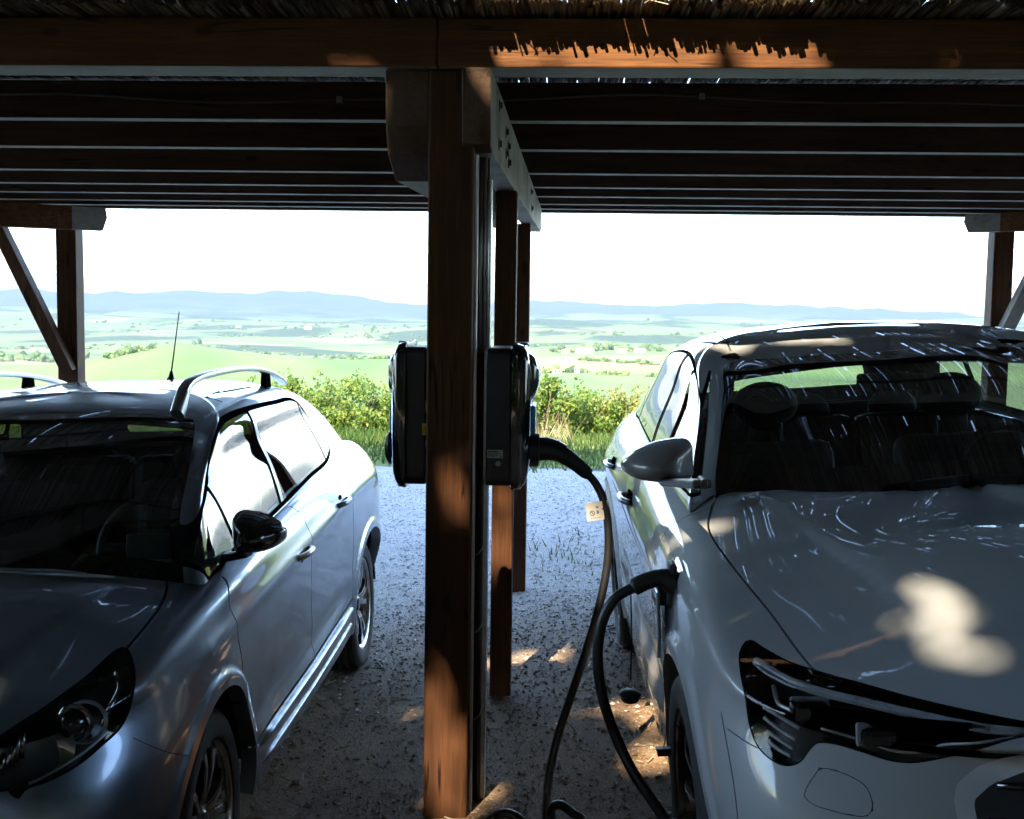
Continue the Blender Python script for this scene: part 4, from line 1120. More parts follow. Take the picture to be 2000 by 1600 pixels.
M['rim_dark'] = plain('dark_rim', (.02, .021, .023), .3, .5, coat=.4)
M['rim_silver'] = plain('machined_rim', (.55, .56, .58), .22, 1.0, var=.06)
M['disc'] = plain('brake_disc', (.22, .21, .20), .4, .9)
M['paint_mirror_shaded'] = paint('mirror_paint_shaded', (.13, .135, .14), 0, rough=.5)  # body paint darkened, with the shell's dark reflections put into the colour
M['wind'] = glass('windscreen_glass', (.70, .78, .74), ior=1.62)
M['winds'] = glass('side_glass', (.55, .60, .60))
M['windd'] = glass('tinted_glass', (.25, .27, .28))
M['lens'] = glass('headlight_lens', (.92, .93, .94), ior=1.3)
M['lamp_bowl'] = plain('lamp_bowl', (.11, .12, .13), .32, .7, var=.3, vscale=12)
M['mirror_face'] = plain('mirror_glass', (.8, .8, .82), .03, 1.0, var=.01)
M['reflector'] = plain('lamp_reflector', (.32, .33, .35), .16, 1.0, var=.15, vscale=14)
M['lamp_dark'] = plain('lamp_housing', (.010, .010, .012), .45)
M['amber'] = plain('amber_reflector', (.55, .18, .03), .2)
M['red_lamp'] = plain('tail_lamp_red', (.30, .02, .02), .12, coat=1)

def wheel(root, name_loc, Rt, width, Rr, style, sgn, steer=0.):
    """local axis +x points out of the car"""
    w = empty('wheel', name_loc, 0, root); w.rotation_euler = (0, 0, steer)
    Mx = Matrix.Rotation(R(90), 4, 'Y') if sgn > 0 else Matrix.Rotation(R(-90), 4, 'Y')
    hw = width/2
    pr = [(Rr, -hw*.82), (Rr+.012, -hw*.95), (Rr+.45*(Rt-Rr), -hw), (Rt-.018, -hw*.93), (Rt-.004, -hw*.8)]
    for k in range(5):
        z = -hw*.74 + k*hw*.37; pr += [(Rt, z-.055*hw), (Rt, z+.10*hw)]
        if k < 4: pr += [(Rt-.007, z+.12*hw), (Rt-.007, z+.26*hw)]
    pr += [(Rt-.004, hw*.8), (Rt-.018, hw*.93), (Rt-.030, hw*.985), (Rr+.45*(Rt-Rr), hw), (Rr+.022, hw*.975), (Rr+.012, hw*.95), (Rr, hw*.82)]
    b = MB(); b.lathe(pr, 96, Mx)
    mesh_obj('tyre', b.v, b.f, M['tyre'], w, auto=R(32))
    b = MB(); b.lathe([(Rr+.002, -hw*.8), (Rr-.02, -hw*.6), (Rr-.028, hw*.3), (Rr-.014, hw*.72), (Rr-.004, hw*.80), (Rr+.006, hw*.86), (Rr+.004, hw*.90), (Rr-.006, hw*.87), (Rr-.012, hw*.78)], 96, Mx)
    mesh_obj('rim', b.v, b.f, M['rim_silver'] if style == 'twin' else M['rim_dark'], w, auto=R(40))
    b = MB(); b.lathe([(.03, hw*.08), (Rr*.74, hw*.08), (Rr*.74, hw*-.05), (.03, -hw*.05)], 64, Mx); mesh_obj('brake_disc', b.v, b.f, M['disc'], w, auto=R(40))
    b = MB(); b.lathe([(Rr-.03, -hw*.3), (.02, -hw*.35)], 48, Mx); mesh_obj('wheel_back', b.v, b.f, M['under'], w)
    ri = Rr-.010
    def spoke(pts, h, z0, depth):
        """pts: outline in (radial, tangential), rotated by angle a later"""
        return pts
    face = MB(); side = MB()
    def add_spoke(a, rad, wi, zf, th, target):
        """a angle, rad list of radii, wi half widths (lo,hi), zf heights"""
        vs = []; n = len(rad)
        for r_, (lo, hi), z in zip(rad, wi, zf):
            for t_ in (lo, hi):
                for dz in (0, -th):
                    vs.append(Mx @ Vector((r_*math.cos(a)-t_*math.sin(a), r_*math.sin(a)+t_*math.cos(a), z+dz)))
        fs = []
        for i in range(n-1):
            o = i*4; p = o+4
            fs += [(o, o+2, p+2, p), (o+1, p+1, p+3, o+3), (o, p, p+1, o+1), (o+2, o+3, p+3, p+2)]
        fs += [(0, 1, 3, 2), (4*(n-1), 4*(n-1)+2, 4*(n-1)+3, 4*(n-1)+1)]
        target.add([tuple(v) for v in vs], fs)
    if style == 'twin':
        for k in range(5):
            a0 = 2*math.pi*k/5 + .35
            for s_ in (-1, 1):
                add_spoke(a0, [.045, .09, .15, ri], [(s_*.006-.012, s_*.006+.012), (s_*.016-.010, s_*.016+.010), (s_*.032-.011, s_*.032+.011), (s_*.055-.017, s_*.055+.017)], [hw*.62, hw*.74, hw*.80, hw*.74], .004, face)
                add_spoke(a0, [.045, .09, .15, ri], [(s_*.006-.020, s_*.006+.020), (s_*.016-.017, s_*.016+.017), (s_*.032-.018, s_*.032+.018), (s_*.055-.026, s_*.055+.026)], [hw*.61-.002, hw*.74-.003, hw*.80-.003, hw*.74-.003], .030, side)
        mesh_obj('spoke_face', face.v, face.f, M['rim_silver'], w); mesh_obj('spoke', side.v, side.f, M['rim_dark'], w, bevel=.003)
        b = MB(); b.lathe([(0, hw*.72), (.028, hw*.72), (.033, hw*.66), (.062, hw*.58), (.066, hw*.3)], 32, Mx); mesh_obj('hub_cap', b.v, b.f, M['rim_dark'], w, auto=R(40))
    else:
        for k in range(10):
            a0 = 2*math.pi*k/10 + .12; tw = .05
            add_spoke(a0, [.05, .12, .19, ri], [(-.014, .014), (-.012+tw*.2, .010+tw*.2), (-.011+tw*.55, .012+tw*.55), (-.014+tw, .016+tw)], [hw*.5, hw*.70, hw*.78, hw*.72], .034, side)
            add_spoke(a0, [.10, .19, ri], [(.0085+tw*.15, .0105+tw*.15), (.0105+tw*.55, .0125+tw*.55), (.0145+tw, .0165+tw)], [hw*.66+.002, hw*.78+.002, hw*.72+.002], .003, face)
        for k in (2, 5, 8):
            a0 = 2*math.pi*k/10 + .43
            add_spoke(a0, [.17, ri], [(-.008, .008), (-.012, .012)], [hw*.70, hw*.70], .004, face)
        mesh_obj('spoke_edge', face.v, face.f, M['satin'], w); mesh_obj('spoke', side.v, side.f, M['rim_dark'], w, bevel=.003)
        b = MB(); b.lathe([(0, hw*.66), (.034, hw*.66), (.040, hw*.6), (.075, hw*.45), (.08, hw*.2)], 32, Mx); mesh_obj('hub_cap', b.v, b.f, M['rim_dark'], w, auto=R(40))
    return w

def build_car(car, spec, root):
    """spec: body net, greenhouse net, features"""
    vis = car.vis
    def emit(name, m, mats, parent=root, mi=None, flip=None):
        """m in positive-X half space or whole; x is turned to the car's visible side"""
        v, n, f = m
        if vis < 0: v = v*np.array([-1, 1, 1.]); n = n*np.array([-1, 1, 1.]); f = [q[::-1] for q in f]
        return mesh_obj(name, v, f, mats, parent, mi=mi, normals=n)
    car.emit = emit
    ds = spec['ds']
    G, nn, su, sv = surf(spec['body'], ds, 6, .55, .62)
    nh = spec['cowl_col']; nb = spec['belt_row']
    # column/row index limits of the hood part
    tu_cols = spec['body']
    N = np.array(spec['body'], float)
    ch = np.median(np.linalg.norm(np.diff(np.concatenate([N[2:0:-1]*[-1, 1, 1], N, N[-2:-4:-1]*[-1, 1, 1]]), axis=0), axis=2), axis=1); tu = np.concatenate([[0], np.cumsum(ch)])[2:]
    cvv = np.median(np.linalg.norm(np.diff(N, axis=1), axis=2), axis=0); tvv = np.concatenate([[0], np.cumsum(cvv)])
    jc = int(np.argmin(abs(su-tu[nh]))); ib = int(np.argmin(abs(sv-tvv[nb]))); ib2 = int(np.argmin(abs(sv-tvv[nb+1])))
    for fn in spec.get('deform', []): G = fn(G, nn)
    if spec.get('deform'):
        du = np.gradient(G, axis=1); dv = np.gradient(G, axis=0); du[:, 0, 1:] = 0; du[:, 0, 0] = 1; du[:, -1, 1:] = 0; du[:, -1, 0] = -1
        n2 = np.cross(du, dv); l2 = np.linalg.norm(n2, axis=2, keepdims=True); ok = l2[..., 0] > 1e-9; n2 = n2/np.maximum(l2, 1e-12)
        nn = np.where(ok[..., None], n2, nn)
    def orient(nn, G, i, j, axis):
        return nn if (nn[i, j]*axis).sum() > 0 else -nn
    mid = G.shape[1]//2
    nn = orient(nn, G, G.shape[0]//6, int(G.shape[1]*.5), np.array([1, 0, 0.]))
    B = Shell(G, nn, lambda i, j: i < ib2 or j < jc)
    G2, n2, su2, sv2 = surf(spec['green'], ds*.8, along=herm_spline)
    a_, b_ = [int(np.argmin(abs(G2[2, :, 1]-yv) + 9*(G2[2, :, 0] < .5))) for yv in spec['smooth']]
    for _ in range(120): G2[:, a_+1:b_] = .5*G2[:, a_+1:b_] + .25*(G2[:, a_:b_-1] + G2[:, a_+2:b_+1])
    du = np.gradient(G2, axis=1); dv = np.gradient(G2, axis=0); du[:, 0, 1:] = 0; du[:, 0, 0] = 1; du[:, -1, 1:] = 0; du[:, -1, 0] = -1
    n2_ = np.cross(du, dv); l2 = np.linalg.norm(n2_, axis=2, keepdims=True); n2 = np.where(l2 > 1e-9, n2_/np.maximum(l2, 1e-12), n2)
    n2 = orient(n2, G2, 2, int(G2.shape[1]*.55), np.array([1, 0, 0.]))
    T = Shell(G2, n2)
    parts = {}
    for shell, feats, tagn in ((B, spec['body_feats'], 'b'), (T, spec['green_feats'], 't')):
        for f_ in feats:
            for g in (f_['cut'] if isinstance(f_['cut'], list) else [f_['cut']]):
                for g_ in getattr(g, 'cuts', [g]): shell.cut(g_)
        cen = shell.centers(); reg = np.array(['body']*len(cen), dtype=object); done = np.zeros(len(cen), bool)
        for f_ in feats:
            if f_.get('region') is None: continue
            k = (f_['test'](cen) if 'test' in f_ else f_['cut'](cen) < 0) & ~done
            reg[k] = f_['region']; done |= k
        v, n = shell.v, shell.n
        # panel-gap edges get a return flange
        dead = {'gap', 'void'}
        ed = {}
        for qi, q in enumerate(shell.f):
            for i in range(len(q)):
                a, b = q[i], q[(i+1) % len(q)]; ed.setdefault((a, b) if a < b else (b, a), []).append((qi, a, b))
        fl = {}
        for k, lst in ed.items():
            if len(lst) == 2:
                r0, r1 = reg[lst[0][0]], reg[lst[1][0]]
                for (qi, a, b), ro in ((lst[0], r1), (lst[1], r0)):
                    if reg[qi] not in dead and ro in dead: fl.setdefault((reg[qi], ro), []).append((a, b))
        for r_ in set(reg):
            fs = [shell.f[i] for i in np.nonzero(reg == r_)[0]]
            m = half_mesh(v, n, fs)
            if r_ == 'gap': parts.setdefault('gap', []).append(m); continue
            if r_ == 'void': continue
            ms = [m]
            for dd, dep in (('gap', .016), ('void', .05)):
                if (r_, dd) in fl:
                    e = flange(v, n, fs, fl[(r_, dd)], dep)
                    if e: ms.append(e)
            parts.setdefault(r_, []).append(join(*ms))
        if tagn == 't': parts['_green_all'] = [half_mesh(v, n, [shell.f[i] for i in np.nonzero(~np.isin(reg, list(spec['glass'])))[0]])]
        else: parts['_body_all'] = [half_mesh(v, n, [shell.f[i] for i in np.nonzero(~np.isin(reg, ['void', 'headlight', 'grille']))[0]])]
    for k in parts: parts[k] = join(*parts[k])
    # body: both halves, dark backing behind the gaps
    bm_ = sym(parts['body']); gp = offset(parts['gap'], -.014); gm = join(gp, mirror(*gp))
    whole = join(bm_, gm); mi = [0]*len(bm_[2]) + [1]*len(gm[2])
    emit('body', whole, [spec['paint'], M['seal']], mi=mi)
    done = {'body', 'gap', '_green_all', '_body_all'}
    for r_, (name, mat, both) in spec['regions'].items():
        if r_ not in parts: print('missing region', r_); continue
        done.add(r_); m = parts[r_]
        if both == 'join': emit(name, sym(m), mat)
        else: emit(name, m, mat); emit(name, mirror(*m), mat)
    # dark lining inside
    a = offset(parts['_body_all'], -.022); k = [q for q in a[2] if a[0][q][:, 1].mean() > .25 and a[0][q][:, 2].mean() > .5 and a[0][q][:, 2].mean() < 1.2]
    a = (a[0], -a[1], [q[::-1] for q in k]); g = offset(parts['_green_all'], -.008); g = (g[0], -g[1], [q[::-1] for q in g[2]])
    li = join(a, g); emit('lining', sym(li), M['cabin'])
    car.parts = parts; left = set(parts)-done
    if left: print('unused regions', left)
    return parts

def rbox(b, c, size, r=.03, M_=None): b.obox(c, size, M_)
def cabin(root, vis, belt, yf, yb, hw, floor, wheel_side, seat_rows, head_z, dash_y, dash_z):
    X = vis
    b = MB(); b.box((-hw, yf, floor-.03), (hw, yb, floor)); mesh_obj('cabin_floor', b.v, b.f, M['cabin'], root)
    b = MB(); b.prism([(dash_y-.28, dash_z-.02), (dash_y, dash_z), (dash_y+.16, dash_z-.02), (dash_y+.24, dash_z-.10), (dash_y+.18, dash_z-.35), (dash_y-.28, dash_z-.35)], -hw, hw, Matrix(((0, 0, 1, 0), (1, 0, 0, 0), (0, 1, 0, 0), (0, 0, 0, 1))))
    mesh_obj('dashboard', b.v, b.f, M['cabin'], root, bevel=.03)
    sx = wheel_side*.37
    st = empty('steering_wheel', (sx, dash_y+.40, dash_z-.03), 0, root); st.rotation_euler = (R(68), 0, 0)
    b = MB(); b.tube([(.18*math.cos(a), .18*math.sin(a), 0) for a in np.linspace(0, 6.2832, 41)], .015, 8, cap=False); mesh_obj('rim', b.v, b.f, M['cabin'], st, smooth=True)
    b = MB(); b.prism([(-.08, -.06), (.08, -.06), (.09, .05), (-.09, .05)], -.03, .01); b.bar((-.17, 0, 0), (.17, 0, 0), .035, .015); b.bar((0, -.17, 0), (0, 0, 0), .035, .015); mesh_obj('hub', b.v, b.f, M['cabin'], st, bevel=.01)
    for (sy, kind) in seat_rows:
        for sx_ in ((-.37, .37) if kind == 'front' else (-.42, .0, .42)):
            w_ = .50 if kind == 'front' else .42
            s_ = empty('seat', (sx_, sy, floor), 0, root)
            b = MB(); b.obox((0, .0, .28), (w_, .50, .16)); mesh_obj('cushion', b.v, b.f, M['seat'], s_, bevel=.05)
            b = MB(); b.obox((0, .32, .49), (w_, .13, .54), Matrix.Rotation(R(-14), 3, 'X')); mesh_obj('backrest', b.v, b.f, M['seat'], s_, bevel=.055)
            hz_ = head_z-floor if kind == 'front' else head_z-floor-.05
            b = MB(); b.sphere((0, .45, hz_-(.09 if kind == 'front' else .17)), (.135 if kind == 'front' else .12, .055, .095), 20, 12); mesh_obj('headrest', b.v, b.f, M['seat'], s_, smooth=True)
            b = MB()
            for q in (-.06, .06): b.tube([(q, .42, hz_-.28), (q, .44, hz_-.12)], .007, 6)
            mesh_obj('headrest_stem', b.v, b.f, M['bolt'], s_)
def door_handle(root, vis, p, L, mat):
    X, Y, Z = p
    h = empty('door_handle', (vis*X, Y, Z), 0, root)
    def fx(mb, name, mat, **kw): mesh_obj(name, [(vis*q[0], q[1], q[2]) for q in mb.v], mb.f if vis > 0 else [tuple(reversed(f)) for f in mb.f], mat, h, **kw)
    b = MB(); b.sphere((-.004, 0, -.002), (.010, L*.42, .038), 20, 10); fx(b, 'cup', M['seal'], smooth=True)
    b = MB(); pts = [(.004, -L/2, 0), (.022, -L/2+.02, .004), (.032, -L*.2, .006), (.034, L*.15, .006), (.026, L/2-.015, .004), (.004, L/2, 0)]
    b.tube(smooth_path(pts, 5), .012, 10); fx(b, 'pull', mat, smooth=True)

def dome(x0, x1, y0, y1, amt, w=.035):
    """raised centre of the bonnet with an edge that runs back"""
    def fn(G, nn):
        xl = np.interp(G[..., 1], [y0, y1], [x0, x1]); t = np.clip((xl-G[..., 0])/w+.5, 0, 1); t = t*t*(3-2*t)
        e = np.clip((G[..., 1]-y0)/.18, 0, 1)*np.clip((y1+.05-G[..., 1])/.15, 0, 1)*(G[..., 2] > .8); G = G.copy(); G[..., 2] += amt*t*e; return G
    return fn
# ---------------------------------------------------------------- silver crossover on the left
LCAR = Car((-1.663, 3.31, -.078), math.radians(2.5), .035, 1)
def deck(cols, c0, belt, nrow):
    for c in range(c0, len(cols)):
        X, Y, Z = cols[c][belt]
        Yc = Y if c < len(cols)-2 else Y-.06
        cols[c] = cols[c][:belt+1] + [(X*.92, Yc-.0, Z-.005)] + [(X*(1-.3*k), Yc-.02*k, Z-.01) for k in range(1, nrow-belt-1)]
        cols[c][nrow-1] = (0, Yc-.05, Z-.01)
    return cols
hc = (0, .04, 1.062)
LB = [
 [(0,-.70,.20),(0,-.78,.33),(0,-.81,.50),(0,-.80,.68),(0,-.75,.79),(0,-.64,.862),(0,-.38,.948),(0,-.15,1.012),hc],
 [(.30,-.68,.20),(.30,-.76,.33),(.30,-.79,.50),(.30,-.775,.68),(.30,-.725,.79),(.29,-.62,.86),(.25,-.36,.946),(.15,-.13,1.011),hc],
 [(.56,-.62,.20),(.58,-.70,.33),(.59,-.73,.50),(.585,-.715,.68),(.57,-.665,.79),(.54,-.56,.862),(.44,-.30,.944),(.26,-.10,1.007),hc],
 [(.74,-.46,.20),(.77,-.53,.33),(.785,-.56,.50),(.785,-.55,.68),(.77,-.50,.81),(.72,-.40,.895),(.58,-.20,.957),(.34,-.06,1.008),hc],
 [(.80,-.25,.22),(.835,-.27,.36),(.855,-.28,.52),(.855,-.275,.70),(.835,-.25,.845),(.755,-.18,.942),(.63,-.06,.977),(.38,.0,1.019),hc],
 [(.82,.02,.22),(.85,.0,.36),(.868,0,.54),(.868,0,.73),(.85,.0,.88),(.775,.01,.968),(.665,.06,.993),(.41,.04,1.032),hc],
 [(.835,.32,.24),(.852,.30,.38),(.852,.30,.56),(.864,.30,.75),(.855,.28,.905),(.80,.25,.985),(.69,.18,1.008),(.42,.09,1.045),hc],
 [(.84,.80,.25),(.848,.80,.39),(.843,.80,.57),(.862,.80,.78),(.858,.80,.94),(.795,.80,1.022)],
 [(.845,1.35,.26),(.848,1.35,.40),(.843,1.35,.58),(.862,1.35,.80),(.860,1.35,.965),(.790,1.35,1.05)],
 [(.845,1.95,.27),(.850,1.95,.41),(.853,1.95,.60),(.872,1.95,.82),(.866,1.95,.99),(.782,1.95,1.08)],
 [(.83,2.5,.28),(.86,2.52,.42),(.880,2.54,.60),(.884,2.54,.80),(.864,2.52,.985),(.77,2.45,1.10)],
 [(.77,2.92,.28),(.80,2.96,.42),(.835,2.99,.60),(.845,3.0,.80),(.825,2.95,.98),(.74,2.85,1.105)],
 [(.60,3.15,.28),(.64,3.22,.42),(.66,3.26,.60),(.67,3.25,.80),(.65,3.17,.97),(.60,3.05,1.09)],
 [(.30,3.24,.28),(.33,3.31,.42),(.34,3.35,.60),(.34,3.33,.80),(.33,3.24,.96),(.31,3.13,1.08)],
 [(0,3.26,.28),(0,3.33,.42),(0,3.37,.60),(0,3.35,.80),(0,3.26,.96),(0,3.15,1.075)],
]
LB = deck(LB, 7, 5, 9)
LG = [
 [(0,.02,1.055),(0,.28,1.18),(0,.58,1.32),(0,.90,1.430),(0,1.12,1.468),(0,1.26,1.484)],
 [(.40,.05,1.043),(.37,.285,1.172),(.34,.575,1.312),(.30,.88,1.426),(.22,1.12,1.466),(0,1.28,1.486)],
 [(.70,.10,1.0),(.66,.215,1.125),(.605,.51,1.28),(.555,.80,1.407),(.38,1.12,1.468),(0,1.30,1.487)],
 [(.765,.105,.990),(.722,.208,1.128),(.662,.498,1.28),(.612,.790,1.408),(.425,1.145,1.470),(0,1.315,1.4885)],
 [(.79,.12,.985),(.748,.22,1.13),(.688,.50,1.28),(.640,.795,1.408),(.45,1.17,1.472),(0,1.33,1.49)],
 [(.794,.20,.988),(.752,.30,1.135),(.692,.57,1.285),(.643,.86,1.412),(.445,1.20,1.475),(0,1.345,1.491)],
 [(.792,.50,1.005),(.748,.60,1.15),(.694,.82,1.30),(.645,1.05,1.424),(.43,1.28,1.480),(0,1.38,1.494)],
 [(.788,1.15,1.040),(.748,1.18,1.185),(.695,1.22,1.315),(.644,1.30,1.433),(.43,1.42,1.485),(0,1.48,1.498)],
 [(.783,1.75,1.070),(.740,1.76,1.20),(.686,1.78,1.325),(.632,1.81,1.428),(.42,1.84,1.483),(0,1.85,1.496)],
 [(.770,2.22,1.095),(.718,2.22,1.21),(.662,2.24,1.312),(.602,2.22,1.402),(.40,2.20,1.460),(0,2.18,1.478)],
 [(.750,2.65,1.10),(.69,2.62,1.20),(.63,2.58,1.288),(.55,2.52,1.366),(.38,2.44,1.425),(0,2.40,1.447)],
 [(.61,3.04,1.085),(.57,2.95,1.175),(.53,2.86,1.275),(.47,2.76,1.355),(.33,2.60,1.41),(0,2.52,1.432)],
 [(0,3.14,1.07),(0,3.06,1.165),(0,2.97,1.265),(0,2.87,1.35),(0,2.72,1.40),(0,2.62,1.417)],
]
def side_mask(y0, y1, z0=0, z1=2, xm=.45): return lambda p: (p[:, 1] > y0) & (p[:, 1] < y1) & (p[:, 2] > z0) & (p[:, 2] < z1) & (p[:, 0] > xm)
def circ(cy_, cz, r, xm=.5):
    def fn(p):
        d = np.hypot(p[:, 1]-cy_, p[:, 2]-cz)-r; return np.where(p[:, 0] > xm, d, 1e3)
    return fn
def arch_flare(cy_, cz, r, w, amt):
    def fn(G, nn):
        d = np.hypot(G[..., 1]-cy_, G[..., 2]-cz); t = np.clip((r+w-d)/.022, 0, 1); t = t*t*(3-2*t)
        k = (G[..., 0] > .55); G = G.copy(); G[..., 0] += np.where(k, amt*t, 0); return G
    return fn
def crease(zf, w, amt, y0, y1):
    """pressed swage: push the panel in below a line z=zf(y)"""
    def fn(G, nn):
        z0 = np.interp(G[..., 1], [q[0] for q in zf], [q[1] for q in zf]); t = np.exp(-((G[..., 2]-z0)/w)**2)
        e = np.clip((G[..., 1]-y0)/.25, 0, 1)*np.clip((y1-G[..., 1])/.25, 0, 1)
        G = G.copy(); G[..., 0] += np.where(G[..., 0] > .6, amt*t*e, 0); return G
    return fn
def lx(x, y, X): return tuple(LCAR.loc_x(x, y, X)[1:])
L_DLO = [(.17, .975), (.125, 1.06), (.23, 1.145), (.435, 1.232), (.65, 1.352), (.80, 1.402), (.96, 1.420), (1.17, 1.426), (1.55, 1.420), (1.95, 1.398), (2.09, 1.335), (2.22, 1.225), (2.24, 1.148), (2.12, 1.103), (1.65, 1.078), (1.25, 1.052), (.85, 1.028), (.45, 1.006), (.25, .985)]
msL = lambda p: (p[:, 0] > .45) & (p[:, 1] > -.2) & (p[:, 1] < 2.6)
L_ws = [(0, .95), (.30, .95), (.62, .95), (.74, .965), (.735, 1.03), (.690, 1.16), (.645, 1.275), (.60, 1.375), (.570, 1.408), (.47, 1.420), (.30, 1.430), (0, 1.436), (-.30, 1.430), (-.47, 1.420), (-.57, 1.408), (-.645, 1.275), (-.735, 1.03), (-.62, .95)]
msW = lambda p: (p[:, 1] < 1.25)
L_hood = [(-520, 1075), (-200, 1088), (0, 1106), (150, 1110), (270, 1118), (318, 1128), (326, 1145), (312, 1185), (280, 1228), (243, 1270), (160, 1330), (80, 1386), (0, 1437), (-120, 1490), (-260, 1525), (-520, 1540)]
msH = lambda p: (p[:, 1] < .5) & (p[:, 2] > .55)
L_head = [(243, 1268), (256, 1292), (260, 1325), (254, 1368), (236, 1415), (192, 1458), (150, 1492), (95, 1522), (45, 1541), (36, 1556), (24, 1550), (18, 1538), (-40, 1552), (-90, 1558), (-110, 1545), (-60, 1490), (0, 1442), (80, 1390), (160, 1333)]
msHd = lambda p: (p[:, 1] < .0) & (p[:, 2] > .5) & (p[:, 0] > .3)
gap = .0034
A_seam = [lx(425, 1128, .80), lx(443, 1175, .845), lx(460, 1240, .857), lx(470, 1330, .852), lx(476, 1420, .845), lx(481, 1480, .848)]
B_seam = [(1.17, 1.07), (1.21, .97), (1.25, .85), (1.29, .70), (1.325, .55), (1.345, .40)]
C_seam = [(1.95, 1.10), (2.04, .98), (2.09, .88), (2.125, .78), (2.14, .66)]
mside = side_mask(-.2, 3.0, .3, 1.2)
LAR, LAZ = .378, .325
L_doors_f = lambda p: (p[:, 0] > .5) & (p[:, 2] > .395)
def between(sa, sb, zlo):
    def fn(p):
        ya = np.interp(p[:, 2], [q[1] for q in sa[::-1]], [q[0] for q in sa[::-1]]); yb = np.interp(p[:, 2], [q[1] for q in sb[::-1]], [q[0] for q in sb[::-1]])
        return (p[:, 1] > ya) & (p[:, 1] < yb) & (p[:, 2] > zlo) & (p[:, 0] > .5)
    return fn
sill_line = [(A_seam[-1][0]-.01, .40), (.8, .398), (1.31, .402), (1.9, .425), (2.12, .445)]
bump_line = [lx(262, 1440, .80), lx(330, 1470, .85)]
L_arch_rear_seam = [(2.14, .66), (2.125, .55), (2.12, .445)]
def mk_feats_L():
    c = LCAR; F = []
    F.append(dict(cut=circ(0, LAZ, LAR), region='void')); F.append(dict(cut=circ(2.54, LAZ, LAR), region='void'))
    F.append(dict(cut=c.poly('cam', L_head, msHd, 0, sharp=(10, 11)), region='headlight'))
    hs = c.poly('cam', L_head, msHd, 5.0, sharp=(10, 11)); F.append(dict(cut=hs, region='lamp_seal'))
    hd = c.poly('cam', L_hood, msH); hd_o = c.poly('cam', L_hood, msH, 2.6); hd_i = c.poly('cam', L_hood, msH, -2.6)
    F.append(dict(cut=[hd_o, hd_i], test=lambda p: (hd_o(p) < 0) & (hd_i(p) > 0), region='gap'))
    F.append(dict(cut=[], test=lambda p: hd_i(p) < 0, region='hood'))
    for seam in (A_seam, B_seam, C_seam+L_arch_rear_seam[1:]): F.append(dict(cut=c.line('side', seam, gap, mside), region='gap'))
    F.append(dict(cut=c.line('side', sill_line, gap*1.2, mside), region='gap'))
    F.append(dict(cut=[], test=between(A_seam, B_seam, .40), region='front_door'))
    F.append(dict(cut=[], test=between(B_seam, C_seam+L_arch_rear_seam[1:], .40), region='rear_door'))
    fc = [(1.98, 1.02), (2.16, 1.03), (2.2, .93), (2.13, .84), (2.04, .86)]
    g_ = c.poly('front', [(0, .80), (.28, .79), (.36, .75), (.34, .70), (0, .68), (-.34, .70), (-.36, .75), (-.28, .79)], lambda p: p[:, 1] < -.4); F.append(dict(cut=g_, region='grille'))
    g2 = c.poly('front', [(0, .47), (.40, .47), (.50, .43), (.46, .33), (0, .31), (-.46, .33), (-.50, .43), (-.40, .47)], lambda p: p[:, 1] < -.4); F.append(dict(cut=g2, region='grille'))
    tl = c.poly('side', [(2.62, 1.10), (2.95, 1.09), (3.12, 1.04), (3.3, .93), (3.3, .80), (3.0, .88), (2.72, 1.0)], lambda p: (p[:, 1] > 2.4) & (p[:, 0] > .35)); F.append(dict(cut=tl, region='tail'))
    F.append(dict(cut=c.line('cam', [(258, 1441), (330, 1470), (372, 1476)], .9, lambda p: (p[:, 1] < 0) & (p[:, 0] > .6)), region='gap'))
    return F
